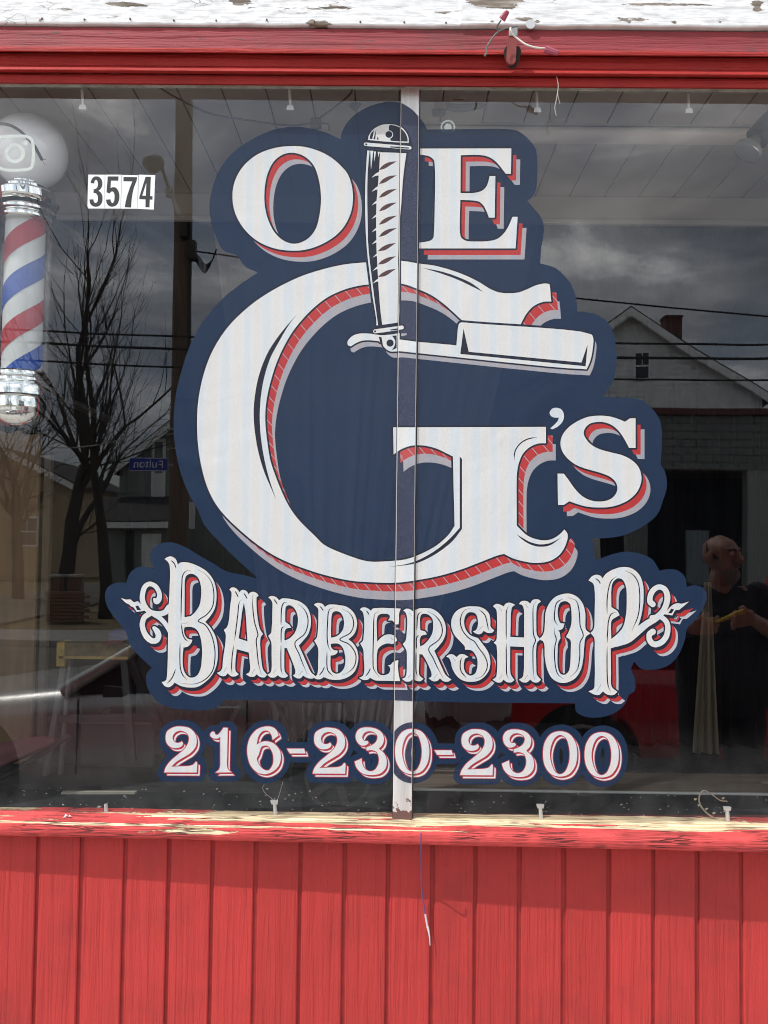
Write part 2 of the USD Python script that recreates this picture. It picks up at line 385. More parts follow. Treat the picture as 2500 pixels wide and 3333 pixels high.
LET['b2'] = (poly("c 90,160! 120,138 170,135 215,155 240,190! 280,162 340,155 440,165 540,190 630,270 672,380 665,480 630,560 557,625! 620,680 670,760 690,860 680,960 640,1060 560,1130 470,1165 380,1175 300,1165 222,1135! 190,1160 130,1165 80,1140! 120,1120 140,1080 148,900 145,740 95,645! 130,600 145,500 150,300 145,210",
                  "c 322,605! 322,450 328,320 345,265 385,245 440,260 480,310 498,400 480,500 420,570 370,595",
                  "c 318,690! 370,680 430,690 480,740 510,840 515,930 495,1020 440,1080 385,1090 335,1060 315,990 315,845! 370,835 410,800 405,775! 360,770 325,735"),
             st("c 365,200 310,215 285,270 275,400 270,600 285,720 320,790", "c 268,800 265,960 280,1050 350,1125", "c 470,215 560,260 615,340 625,440 580,540 440,628 560,690 640,790 660,880 630,1000 540,1080 470,1110", "c 170,180 195,205 215,240", "c 160,1115 205,1060 235,995"))
LET['e'] = (poly("c 710,225! 740,198 780,195 825,212 858,240! 890,210 940,203 1170,205 1262,212! 1240,280 1240,350 1235,420! 1200,425 1150,375 1090,372! 1115,330 1110,300 1085,285 990,285 955,310 940,370 940,500 945,660! 1000,600 1060,565 1130,560 1190,590 1215,640! 1150,690 1100,680 1020,700 960,750 945,800 940,1000 950,1070 990,1105 1050,1108 1105,1080 1120,1030 1110,995 1085,980! 1130,965 1160,930 1230,905! 1225,1000 1235,1100 1255,1190! 1000,1185 920,1180 848,1145! 820,1170 760,1175 700,1145! 750,1120 770,1060 765,900 755,760 715,680! 750,650 765,560 770,400 760,290 740,245"),
            st("c 970,250 915,280 900,350 895,600 888,900 900,1030 975,1135", "c 795,240 820,265 830,295", "c 790,1125 830,1070 855,1015", "c 1130,605 1160,635"))
LET['r2'] = (poly("c 1295,240! 1330,215 1385,218 1430,250! 1470,225 1530,205 1620,205 1680,212 1758,256 1828,336 1868,436 1868,546 1838,636 1778,716 1716,781! 1768,896 1828,1026 1868,1106 1948,1171! 1898,1198 1838,1191 1792,1154! 1758,1186 1698,1191 1638,1151! 1673,1131 1678,1086 1618,936 1555,830! 1515,825! 1510,1000 1515,1110 1570,1160! 1530,1190 1470,1185 1430,1160! 1390,1192 1330,1195 1280,1160! 1320,1140 1340,1090 1345,900 1340,780 1290,690! 1325,650 1340,580 1350,400 1345,310 1320,255",
                  "c 1525,450! 1525,330 1545,290 1580,280 1640,295 1690,350 1700,430 1690,540 1640,630 1570,700 1525,720! 1520,640 1540,580 1615,560! 1590,520 1530,500"),
             st("c 1540,255 1500,290 1485,400 1480,500", "c 1510,565 1480,600 1475,760", "c 1470,800 1470,1050 1490,1130", "c 1620,250 1720,300 1800,400 1825,520 1780,630 1640,750 1700,880 1760,1010 1830,1140", "c 1375,260 1410,310", "c 1365,1145 1400,1100", "c 1715,1150 1760,1090"))
LET['s'] = (poly("d 640,305 720,315 790,350 840,410 855,500 860,580 908,630! 880,660 820,665 765,635! 730,675 680,680 618,645! 660,625 685,570 685,480 660,410 610,385 555,390 515,440 500,520 520,610 580,690 690,735! 740,800 800,880 840,960 855,1060 840,1160 780,1250 690,1310 580,1325 470,1300 390,1230 340,1140 320,1050 295,1000 258,985! 300,955 350,955 400,990! 440,955 490,950 560,988! 515,1010 500,1060 500,1150 530,1210 590,1240 650,1210 680,1120 680,1030 650,950 600,900 512,890! 510,850 440,770 370,690 330,590 330,490 370,400 440,340 540,308"),
            st("d 590,335 520,350 470,410 450,520 480,630 560,730 640,780 700,870 780,980 815,1080 800,1170 740,1250 650,1285", "d 475,985 450,1060 460,1180 530,1270", "d 700,345 780,420 810,520 830,630", "d 350,1000 390,1045", "d 700,630 750,570"))
LET['h'] = (poly("d 890,305! 925,275 970,275 1035,305! 1065,268 1110,255 1150,265 1190,285! 1150,315 1135,380 1130,550 1125,717! 1310,727! 1310,500 1305,330 1280,285 1240,275! 1270,240 1310,230 1360,240 1393,270! 1420,225 1465,208 1510,215 1540,240! 1500,270 1480,340 1475,550 1485,690 1530,750! 1490,790 1475,860 1475,1100 1485,1230 1540,1295! 1500,1330 1440,1330 1393,1295! 1350,1330 1290,1330 1240,1295! 1290,1260 1305,1200 1310,1000 1310,855! 1122,845! 1122,1050 1130,1220 1180,1300! 1140,1330 1080,1328 1032,1295! 1000,1330 940,1330 885,1295! 930,1260 945,1180 945,900 935,830 900,795! 935,760 945,650 945,450 935,350"),
            st("d 1100,300 1075,360 1070,550 1070,755", "d 1070,805 1072,1050 1080,1240 1105,1285", "d 1480,240 1440,290 1432,500 1440,690 1465,765 1435,850 1432,1100 1440,1240 1455,1290", "d 970,320 1015,370", "d 1325,275 1370,330", "d 975,1290 1015,1230", "d 1320,1290 1365,1230"))
LET['o'] = (poly("e 45,772 75,740 92,700 100,620 105,520 140,430 200,365 280,335 350,335 420,370 470,440 490,530 490,650 500,685 540,715! 495,750 480,830 470,960 445,1070 390,1150 310,1190 240,1190 170,1150 125,1070 100,950 95,830 80,790",
                 "e 300,405 340,430 355,500 355,620 330,700 303,750! 345,780 350,880 345,1000 330,1080 290,1115 250,1105 225,1040 222,900 230,800 250,765! 240,700 225,690! 270,670 290,620! 250,615 230,570 225,480 250,420"),
            st("e 275,380 215,420 195,500 195,590 225,640", "e 190,660 195,720 210,775 195,850 195,980 225,1110 280,1155", "e 320,370 400,400 430,500 440,640 470,740 440,800 435,950 410,1070 340,1140"))
LET['p'] = (union_all([poly("e 520,205! 555,165 595,150 635,160 655,185! 690,140 770,95 860,75 940,90 1010,150 1045,240 1052,380 1035,520 1000,640 940,740 830,825 735,860! 738,1100 745,1230 800,1280! 760,1310 700,1305 660,1275! 620,1310 575,1305 520,1275! 570,1250 580,1180 580,900 575,760 540,712! 570,675 580,500 580,300 565,235",
                            "e 740,460! 740,300 755,225 800,185 845,195 880,260 890,380 880,550 850,660 800,720 740,770! 738,650 745,590 820,540! 800,500 760,475"),
                       brush("e 790,815,60 900,770,76 1000,690,72 1080,625,66 1170,570,62 1240,500,56 1275,420,56 1280,350,56 1255,290,52 1200,268,50 1145,300,52 1115,360,52 1115,410,56 1140,435,56"),
                       brush("e 1130,560,40 1220,560,46 1275,610,50 1285,680,52 1265,755,54 1210,810,56 1150,820,56 1110,780,54 1108,725,54 1140,700,60"),
                       poly("e 1490,408! 1415,430 1385,423 1335,440 1245,530! 1330,542! 1360,492 1390,490 1425,465", "e 1318,478! 1347,485! 1322,522! 1288,522!")]),
            st("e 790,165 740,210 715,280 700,400 700,525", "e 790,510 740,530 715,590 705,700 700,805", "e 700,840 700,1080 710,1220 735,1280", "e 870,110 950,150 1000,230 1015,380 1000,540 940,690", "e 585,185 620,210 635,240", "e 600,1280 640,1210"))
# telephone digits
D2 = poly("f 300,115 380,130 440,180 465,250 455,330 400,400 310,455 240,500 190,550! 300,545 390,540 430,525 455,495! 467,500 465,612! 115,610! 130,560 180,490 260,420 340,350 380,270 375,210 340,175 290,160 240,175 208,215 210,260 240,290 280,290 305,275! 318,300 300,330 250,348 190,340 145,300 130,240 145,170 200,130 250,115")
D1 = poly("f 615,190 640,170 660,180 665,200 690,205 730,165 755,128! 800,130! 795,400 800,570 845,610! 668,612! 710,575 720,400 720,225! 690,245 640,240 612,215")
D6 = poly("f 1215,115 1290,125 1330,160 1350,212! 1285,260! 1270,200 1230,160 1180,165 1135,215 1112,312! 1160,285 1220,275 1300,300 1360,370 1375,450 1350,540 1290,600 1210,630 1120,610 1050,540 1015,430 1015,320 1050,220 1120,145", "f 1200,320 1240,330 1280,390 1295,460 1285,530 1240,590 1190,580 1140,530 1115,460 1135,420 1150,370 1165,335")
DD = poly("f 1440,355! 1625,355! 1640,405! 1470,405!")
D3 = poly("g 730,125 810,140 870,180 895,240 880,310 840,355! 900,410 925,480 915,560 860,620 760,640 660,620 600,560 578,495! 655,460! 665,530 700,580 750,600 800,580 835,520 840,450 815,390 765,370 708,375! 705,340! 760,320 810,280 825,220 790,180 740,165 690,180 660,230 680,270 715,270! 730,290 690,320 640,315 600,270 590,210 620,150 670,128")
D0 = poly("g 1200,140 1300,170 1365,260 1385,385 1365,510 1300,600 1200,630 1100,600 1035,510 1015,385 1035,260 1100,170", "g 1200,180 1260,210 1295,300 1305,395 1290,500 1250,580 1200,605 1150,580 1110,500 1090,395 1105,290 1145,210")
mv = lambda p, x, y: affinity.translate(p, x, y)
DIGITS = [('2', D2), ('1', D1), ('6', D6), ('dash', DD), ('2', mv(D2, 483, 4)), ('3', D3), ('0', D0), ('dash', mv(DD, 480, 5)),
          ('2', mv(D2, 963, 9)), ('3', mv(D3, 479.5, 6.5)), ('0', mv(D0, 481.5, 8)), ('0', mv(D0, 617, 11))]
BACKING = poly("""N 1470,600! 1400,570 1300,548 1200,555 1100,595 1010,655 950,730 915,820 905,910 925,1000 965,1080 Q 1020,0 1060,50 1115,75!
 1040,125 960,190 890,270 830,370 790,480 760,600 750,720 757,830 780,940 820,1040 855,1102 L 880,60 940,130 1010,200 1080,265 1120,298!
 1050,280 980,265 920,230 850,190 800,160 740,140 680,150 650,185 650,215 668,255! 630,245 590,250 560,275 545,315! 500,315 465,335 453,370 465,420 500,470 545,530
 560,580 600,630 655,680! 633,710 635,760 655,800 690,835 740,855 800,862 880,866 940,850 972,820! 1200,822 1659,821 M 200,828 500,833 825,835! 830,870 860,890 920,897 990,880 1040,840 1058,800 1083,780 1082,720 1068,690 1080,655!
 1110,685 1170,690 1230,670 1270,630 1300,560 1310,510 1350,470 1385,410 1395,365 1375,335 1340,325 1308,332! 1300,290 1270,262 1230,255 1190,262! 1160,215 1110,190 1050,180 990,190 940,208 912,218! 905,160 897,122! 950,122 1010,115 1060,100 1120,70 1180,20
 T 1205,1060 1222,1000 1215,940 1195,905! 1200,830 1200,760 1190,710 1160,665 1120,630 1080,618 1010,617 945,610! 970,580 995,530 1005,460 1000,380 985,320 955,280 910,255 860,245 835,245! 830,190 810,130 780,90 740,55 675,36!
 E 1383,1180 1400,1080 1410,980 1405,920 1370,840 1310,770 1250,700! 1300,660 1335,590 1345,480 1345,270 1330,190 1280,120 1220,60 1150,15 1100,3 380,2!
 R 1310,410! 1270,330 1200,240 1100,130 1000,60 920,20 800,5 680,10 520,50 380,110 240,200 130,320 60,450""")
PLATE_DIGIT = [poly("n 160,355! 175,290 215,235 280,215 345,235 390,290 403,370 390,440 355,490 322,515! 370,550 400,610 408,690 390,770 340,830 265,850 195,830 150,780 133,695! 218,692! 230,745 262,770 295,750 312,690 305,620 270,570 220,560! 222,485! 265,475 300,440 312,380 300,315 272,288 245,310 233,365!"),
               poly("n 515,217! 740,217! 733,308! 582,308! 575,458! 620,440 680,450 730,510 757,600 750,710 710,800 640,845 560,840 500,785 478,700! 572,692! 585,745 612,772 640,745 655,680 655,600 635,545 605,530 575,545 555,573! 490,548!"),
               poly("n 842,230! 1125,232! 1118,300! 1060,450 1025,600 1010,730 997,865! 868,858! 885,750 920,610 970,460 1025,322! 840,318!"),
               poly("n 1300,225! 1412,228! 1395,625! 1447,630! 1443,702! 1390,700! 1382,860! 1297,858! 1300,697! 1168,688! 1175,630!", "n 1315,355! 1232,618! 1308,620!")]
PLATE = [poly(q) for q in ("n 110,180! 457,184! 437,885! 110,884! 93,830!", "n 462,182! 802,182! 780,886! 442,886!", "n 809,186! 1148,190! 1132,890! 786,888!", "n 1158,182! 1502,190! 1472,906! 1137,892!")]
ICON = union_all([brush("i 0,640,55 480,632,55 560,680,56 592,760,58 592,1100,58 560,1190,56 480,1225,56 70,1225,55 -20,1180,55 -60,1100,55 -65,760,55 -40,680,55 20,640,55"),
                  Point(268 / 5.53, 330 + 930 / 5.53).buffer(182 / 5.53).difference(Point(268 / 5.53, 330 + 930 / 5.53).buffer(118 / 5.53)), Point(462 / 5.53, 330 + 745 / 5.53).buffer(8.5)])
GRAIN = (1, 1, 1)


def painted_board(name, col, dirt, crack=True, vert=True, wear_col=(0.30, 0.25, 0.20), wear=0.0):
    st = (48, 48, 1.8) if vert else (2.5, 70, 70)
    nodes = {'g': ('geometry', {}), 'sh': ('vector_math', {'math_type': 'multiply_add', 'vector2': (13.0, 5.0, 7.0)}), 'mp': ('mapping', {'scale': st}), 'mq': ('mapping', {'scale': (1, 1, 1)}),
             'n': ('noise_texture', {'scale': 1.0, 'detail': 4, 'roughness': 0.6, 'distortion': 0.5}),
             'big': ('noise_texture', {'scale': 5.0, 'detail': 5, 'roughness': 0.6}),
             'fine': ('noise_texture', {'scale': 420.0, 'detail': 3, 'roughness': 0.6}),
             'r': ('rgb_ramp', {'ramp': [(0.28, dirt), (0.5, col), (0.75, [min(1, c * 1.10) for c in col])]}),
             'sum': ('math', {'math_type': 'multiply_add', 'value2': 0.16}),
             'b': ('bump', {'strength': 1.0, 'distance': 0.009}), 'p': ('principled_bsdf', {'roughness': 0.62, 'specular_ior_level': 0.35}),
             'oi': ('object_info', {}), 'hs': ('hsv', {}), 'vr': ('map_range', {'from_min': 0.0, 'from_max': 1.0, 'to_min': 0.90, 'to_max': 1.07})}
    links = [('oi.random', 'sh.vector1'), ('g.position', 'sh.vector3'), ('sh.vector', 'mp.vector'), ('g.position', 'mq.vector'), ('mp.vector', 'n.vector'), ('mq.vector', 'big.vector'), ('mq.vector', 'fine.vector'),
             ('big.fac', 'r.fac'), ('fine.fac', 'sum.value1'), ('n.fac', 'sum.value3'), ('sum.value', 'b.height'), ('b.normal', 'p.normal'),
             ('oi.random', 'vr.value'), ('vr.result', 'hs.value'), ('r.color', 'hs.color')]
    out = 'hs.color'
    if wear:
        nodes.update({'w': ('noise_texture', {'scale': 1.0, 'detail': 8, 'roughness': 0.7, 'distortion': 1.2}), 'mw': ('mapping', {'scale': (9, 40, 40) if not vert else (40, 40, 9)}),
                      'wr': ('rgb_ramp', {'ramp': [(wear, (0, 0, 0)), (wear + 0.04, (1, 1, 1))]}), 'wm': ('mix_color', {'b': wear_col})})
        links += [('g.position', 'mw.vector'), ('mw.vector', 'w.vector'), ('w.fac', 'wr.fac'), ('wr.color', 'wm.fac'), (out, 'wm.a')]
        out = 'wm.result'
    links.append((out, 'p.base_color'))
    return mat(name, nodes, links)


RED = painted_board('red_board_paint', (0.48, 0.041, 0.037), (0.385, 0.037, 0.034), wear=0.685, wear_col=(0.30, 0.05, 0.045))
RED_GROOVE = plain('red_groove_paint', (0.36, 0.03, 0.028), 0.7, var=0.2, scale=20, bump=0.001, bscale=100)
RED_TRIM = painted_board('red_trim_paint', (0.36, 0.021, 0.017), (0.28, 0.017, 0.014), vert=False, wear=0.69, wear_col=(0.13, 0.03, 0.03))
RED_FADED = painted_board('faded_trim_paint', (0.26, 0.036, 0.042), (0.185, 0.040, 0.043), vert=False, wear=0.61, wear_col=(0.10, 0.045, 0.045))
RED_STRIP = plain('red_strip_paint', (0.28, 0.02, 0.016), 0.7)
PUTTY = plain('old_putty', (0.30, 0.30, 0.27), 0.8, var=0.35, scale=30, bump=0.002)


def wear_mat(name, paint, bare_ramp, rough=0.7, crack_scale=(14, 60, 60), crack=0.010, crack_col=(0.05, 0.03, 0.03), bump=0.003, streak=(3, 160, 160), gate=(0.42, 0.6), nz=0.45):
    """paint that has come off where the mesh's wear value is high; cracks and bare timber follow the grain"""
    nodes = {'g': ('geometry', {}), 'mp': ('mapping', {'scale': streak}), 'mc': ('mapping', {'scale': crack_scale}), 'at': ('attribute', {'attribute': 'wear'}),
             'n': ('noise_texture', {'scale': 1.0, 'detail': 6, 'roughness': 0.65, 'distortion': 0.3}), 'br': ('rgb_ramp', {'ramp': bare_ramp}),
             'e': ('noise_texture', {'scale': 1.0, 'detail': 7, 'roughness': 0.7, 'distortion': 0.8}), 'me': ('mapping', {'scale': (40, 160, 160)}),
             'add': ('math', {'math_type': 'multiply_add', 'value2': nz}), 'th': ('rgb_ramp', {'ramp': [(0.70, (0, 0, 0)), (0.74, (1, 1, 1))]}),
             'pn': ('noise_texture', {'scale': 40.0, 'detail': 4}), 'pr': ('rgb_ramp', {'ramp': [(0.3, [c * 0.88 for c in paint]), (0.7, [min(c * 1.06, 1) for c in paint])]}),
             'm1': ('mix_color', {}), 'v': ('voronoi_texture', {'feature': 'distance_to_edge', 'scale': 1.0}), 'cr': ('rgb_ramp', {'ramp': [(0.0, (1, 1, 1)), (crack, (0.6, 0.6, 0.6)), (crack * 2.5, (0, 0, 0))]}),
             'cw': ('math', {'math_type': 'multiply'}), 'ck': ('noise_texture', {'scale': 9.0, 'detail': 3}), 'ckr': ('rgb_ramp', {'ramp': [(gate[0], (0, 0, 0)), (gate[1], (1, 1, 1))]}),
             'm2': ('mix_color', {'b': crack_col}), 'dist': ('mix_vector', {'fac': 0.12}),
             'h': ('math', {'math_type': 'subtract'}), 'h2': ('math', {'math_type': 'multiply_add', 'value2': -0.6}), 'b': ('bump', {'strength': 1.0, 'distance': bump}),
             'p': ('principled_bsdf', {'roughness': rough, 'specular_ior_level': 0.3})}
    links = [('g.position', 'mp.vector'), ('g.position', 'me.vector'), ('mp.vector', 'n.vector'), ('n.fac', 'br.fac'), ('me.vector', 'e.vector'), ('g.position', 'pn.vector'), ('g.position', 'ck.vector'),
             ('e.fac', 'add.value1'), ('at.fac', 'add.value3'), ('add.value', 'th.fac'), ('pn.fac', 'pr.fac'), ('pr.color', 'm1.a'), ('br.color', 'm1.b'), ('th.color', 'm1.fac'),
             ('g.position', 'mc.vector'), ('mc.vector', 'dist.a'), ('e.color', 'dist.b'), ('dist.result', 'v.vector'), ('v.distance', 'cr.fac'), ('ck.fac', 'ckr.fac'), ('cr.color', 'cw.value1'), ('ckr.color', 'cw.value2'),
             ('cw.value', 'm2.fac'), ('m1.result', 'm2.a'), ('m2.result', 'p.base_color'),
             ('n.fac', 'h.value1'), ('cw.value', 'h.value2'), ('th.color', 'h2.value1'), ('h.value', 'h2.value3'), ('h2.value', 'b.height'), ('b.normal', 'p.normal')]
    return mat(name, nodes, links)


SILL = wear_mat('peeling_sill', (0.62, 0.075, 0.072), [(0.30, (0.10, 0.07, 0.05)), (0.42, (0.48, 0.36, 0.2)), (0.55, (0.80, 0.66, 0.42)), (0.75, (0.88, 0.78, 0.56))], crack_scale=(7, 230, 230), crack=0.03, crack_col=(0.16, 0.045, 0.04), bump=0.004, gate=(0.44, 0.58), nz=0.6)
WHITE_BOARD = wear_mat('peeling_white', (0.80, 0.81, 0.81), [(0.30, (0.07, 0.06, 0.05)), (0.5, (0.24, 0.20, 0.16)), (0.7, (0.45, 0.40, 0.34))], crack_scale=(34, 90, 90), crack=0.008, crack_col=(0.42, 0.40, 0.37), bump=0.0016, streak=(8, 120, 120), gate=(0.56, 0.68), nz=0.8)

# glass: clear to the light, a mirror by Fresnel on its outer side, a little dust that gathers near the sill
GLASS = mat('shop_glass', {
    'g': ('geometry', {}), 'fr': ('fresnel', {'IOR': 1.5}), 'nb': ('math', {'math_type': 'subtract', 'value1': 1.0}), 'k': ('math', {'math_type': 'multiply', 'value2': 1.9}), 'k2': ('math', {'math_type': 'multiply'}),
    'wob': ('noise_texture', {'scale': 2.2, 'detail': 1}), 'bmp': ('bump', {'strength': 0.25, 'distance': 0.003}),
    't': ('transparent_bsdf', {'color': (0.965, 0.975, 0.97)}), 'gl': ('glossy_bsdf', {'color': (1, 1, 1), 'roughness': 0.0}), 'm': ('mix_closure', {}),
    'sep': ('separate_xyz', {}), 'zr': ('map_range', {'from_min': 1.07, 'from_max': 1.30, 'to_min': 0.022, 'to_max': 0.0006, 'clamp': True}),
    'dn': ('noise_texture', {'scale': 14.0, 'detail': 6, 'roughness': 0.65}), 'dr': ('rgb_ramp', {'ramp': [(0.35, (0.25, 0.25, 0.25)), (0.7, (1.5, 1.5, 1.5))]}), 'df': ('math', {'math_type': 'multiply'}), 'df2': ('math', {'math_type': 'multiply'}),
    'd': ('diffuse_bsdf', {'color': (0.6, 0.6, 0.58)}), 'm2': ('mix_closure', {})},
    [('g.backfacing', 'nb.value2'), ('fr.fac', 'k.value1'), ('k.value', 'k2.value1'), ('nb.value', 'k2.value2'), ('k2.value', 'm.fac'), ('t.BSDF', 'm.closure1'), ('gl.BSDF', 'm.closure2'),
     ('g.position', 'sep.vector'), ('sep.z', 'zr.value'), ('g.position', 'dn.vector'), ('dn.fac', 'dr.fac'), ('dr.color', 'df.value1'), ('zr.result', 'df.value2'),
     ('df.value', 'df2.value1'), ('nb.value', 'df2.value2'), ('df2.value', 'm2.fac'), ('m.closure', 'm2.closure1'), ('d.BSDF', 'm2.closure2'),
     ('g.position', 'wob.vector'), ('wob.fac', 'bmp.height'), ('bmp.normal', 'gl.normal')], surface='m2.closure')

# ---- the ground of the street ----
ASPHALT = plain('asphalt', (0.16, 0.145, 0.12), 0.85, var=0.25, scale=1.2, bump=0.004, bscale=90)
CONCRETE = plain('concrete', (0.38, 0.36, 0.32), 0.85, var=0.16, scale=3, bump=0.003, bscale=120)
GRASS = plain('dry_grass', (0.20, 0.16, 0.085), 0.9, var=0.4, scale=2.5, bump=0.03, bscale=25)
obj('ground', bx(-150, 150, -220, 60, -1.0, -0.16), GRASS, label='dry winter grass beyond the street', kind='structure')
obj('road', bx(-120, 120, -13.2, -2.9, -0.155, -0.13), ASPHALT, label='worn grey asphalt street in front of the shop', kind='structure')
obj('side_road', bx(-12.6, -8.6, -90, -13.4, -0.155, -0.10), ASPHALT, label='side street leading away between the brick piers and the house', kind='structure')
pv = thing('pavement', 'concrete pavement in slabs before the shop front', 'pavement', kind='structure')
for k in range(14):
    x = -9.1 + k * 1.3
    obj('paving_slab', bevel_box(x + .006, x + 1.294, -1.42, -0.02, -0.12, 0.0, .006), CONCRETE, pv)
    obj('paving_slab', bevel_box(x + .006, x + 1.294, -2.74, -1.434, -0.12, 0.0, .006), CONCRETE, pv)
obj('kerb', bevel_box(-9.1, 9.1, -2.9, -2.75, -0.15, 0.005, .012), CONCRETE, pv)
obj('far_pavement', bx(-80, 80, -15.0, -13.2, -0.2, -0.02), CONCRETE, label='pale far pavement across the street', kind='structure')

# ---- shop: the wall of boards below the window ----
YB = -0.012
GX = [P(px, 3333, YB)[0] for px in (107.8, 251.7, 395, 538, 680, 823, 969, 1114, 1257.5, 1403, 1544, 1689, 1834, 1981, 2128, 2271, 2416)]
pitch = (GX[-1] - GX[0]) / 16
GX = [GX[0] - 2 * pitch, GX[0] - pitch] + GX + [GX[-1] + pitch, GX[-1] + 2 * pitch]
ZS1 = P(1250, 2752, -0.07)[2]      # underside of the sill
wall = thing('board_wall', 'red painted wall of vertical grooved boards below the shop window', 'wall', (0, 0, 0.05))
rng = np.random.default_rng(5)
obj('backing_panel', bx(GX[0] - .1, GX[-1] + .1, YB + 0.0062, 0.03, 0.05, ZS1 + 0.02), RED_GROOVE, wall)
for a, b in zip(GX[:-1], GX[1:]):
    g0, g1 = 0.0046 + rng.uniform(-.0008, .0008), 0.0046 + rng.uniform(-.0008, .0008)
    top = ZS1 - 0.004 - rng.uniform(0, .003)
    obj('board', bevel_box(a + g0, b - g1, YB + rng.uniform(-.0006, .0006), YB + 0.0075, 0.06, top, 0.0022), RED, wall)
obj('skirting', bevel_box(GX[0] - .1, GX[-1] + .1, -0.03, 0.03, -0.05, 0.06, .005), CONCRETE, wall)

# ---- window: sill, header mouldings, mullion, panes ----
win = thing('shop_window', 'large shop window with two panes, bare metal mullion and peeling red frame', 'window', (0, 0, 1.0))
X0, X1 = -1.32, 1.38
xs = np.linspace(X0, X1, 1300)
zb, zf, zt = P(1250, 2660, 0)[2], P(1250, 2702, -0.066)[2], ZS1


def sill_prof(x):
    p = 0.053 + 0.037 * (x + .9) / 1.8
    out = [(0.03, zb + .001), (0.004, zb)]
    for t in np.linspace(0.05, 1, 16):
        out.append((-t * (p - .012), zb + (zf - zb) * t - .002 * math.sin(t * 3.1)))
    h = zf - zt
    for a in np.linspace(0, 1, 12)[1:]:
        an = a * math.pi * .86
        out.append((-(p - .012) - .012 * math.sin(an), zf - h * (1 - math.cos(an)) / (1 - math.cos(math.pi * .86))))
    out += [(-(p - .02), zt + .0005), (YB + .004, zt + .001)]
    return out


def sill_bump(q):
    n = meshkit.fbm(q * [5, 60, 60], 4, 3) - .5
    n2 = meshkit.fbm(q * [22, 260, 260], 3, 9) - .5
    q = q.copy()
    q[..., 2] += .0045 * n + .0022 * n2
    q[..., 1] -= .003 * n
    q[:, -2:, 2] = np.minimum(q[:, -2:, 2], zt + .002)
    return q


sill_mesh, sp = grid(xs, sill_prof, sill_bump)
j = np.arange(sp.shape[1])[None, :] / (sp.shape[1] - 1)
xx = sp[..., 0]
run = meshkit.fbm(np.stack([xx * 4.5, j * 16 + 0 * xx, 0 * xx], -1), 5, 21)
left = np.clip((xx + .55) / .3, 0, 1)                     # more paint is left on the top towards the left end
back = np.clip((0.20 + .18 * left + .10 * (meshkit.fbm(np.stack([xx * 3.1, 0 * xx, 0 * xx + 4], -1), 3, 77) - .5) - j) * 9, -1, 1) * (.45 + .55 * left)
band = np.exp(-((j - .60) / .045) ** 2) * np.clip(1.5 * np.maximum(np.exp(-((xx + .52) / .27) ** 4), np.exp(-((xx - .06) / .16) ** 4)) + (meshkit.fbm(np.stack([xx * 6, 0 * xx, 0 * xx], -1), 3, 5) - .5) * 3, 0, 1)
chip = np.exp(-((j - .72) / .06) ** 2) * (np.exp(-((xx + .42) / .10) ** 2) + np.exp(-((xx - .19) / .04) ** 2)) * .9
wear = 0.29 + .30 * back + .60 * band + chip * .6 + (run - .5) * 1.3
wear[:, -7:] = np.minimum(wear[:, -7:], .12)
sv_ = np.array(sill_mesh[0]).reshape(sp.shape)
lift_ = np.clip((0.50 - wear) * 9, 0, 1) * .0016 * (.6 + .8 * meshkit.noise(sp * [60, 200, 200], 5))
sv_[..., 2] += lift_
sv_[:, 14:, 1] -= lift_[:, 14:] * .7
sv_[:, -2:, 2] = np.minimum(sv_[:, -2:, 2], zt + .002)
sill_mesh = (sv_.reshape(-1, 3), sill_mesh[1])
obj('sill', sill_mesh, SILL, win, smooth=True, var=wear.ravel())

Z = lambda py, y: P(1250, py, y)[2]


def moulding(name, pts, m, amp=.0012, seed=1, n=700):
    """pts: (picture row, depth) down the section"""
    prof = [(y, Z(py, y)) for py, y in pts]

    def bump(q):
        a = meshkit.fbm(q * [4, 40, 40], 4, seed) - .5
        b = meshkit.fbm(q * [30, 120, 120], 3, seed + 7) - .5
        q = q.copy()
        q[..., 1] += amp * 2 * a + amp * b
        q[..., 2] += amp * a
        return q
    mesh, _ = grid(np.linspace(X0 - .1, X1 + .1, n), lambda x: prof, bump)
    return obj(name, mesh, m, win, smooth=40)


fr = np.linspace(0, 1, 8)
moulding('top_strip', [(76, -.002), (76, -.034), (84, -.035), (95, -.036), (96, -.02)], RED_STRIP, seed=11)
moulding('header_cap', [(95, -.01), (95.5, -.046)] + [(95.5 + 62 * t, -.046 - .008 * t) for t in fr] + [(160, -.056)], RED_FADED, .0016, 2)
moulding('header_edge', [(160.5, -.056), (162, -.0595), (168, -.060), (174, -.059), (177, -.054), (178, -.03)], RED_TRIM, .001, 3)
moulding('header_board', [(178, -.03), (180, -.0415), (190, -.042), (205, -.0422), (218, -.042), (222, -.040)], RED_TRIM, .001, 4)
moulding('header_bead', [(222, -.034)] + [(222 + 22 * t, -.040 - .013 * math.sin(math.pi * t)) for t in fr] + [(246, -.032)], RED_TRIM, .001, 5)
moulding('header_rail', [(246, -.02), (247.5, -.038), (256, -.0395), (266, -.040), (277, -.039), (281, -.034), (282, .006)], RED_TRIM, .0016, 6)
moulding('glazing_putty', [(280, -.002), (281, -.012), (287, -.010), (292, -.0035)], PUTTY, .0022, 8)
zg0, zg1 = zb - .02, Z(276, 0)
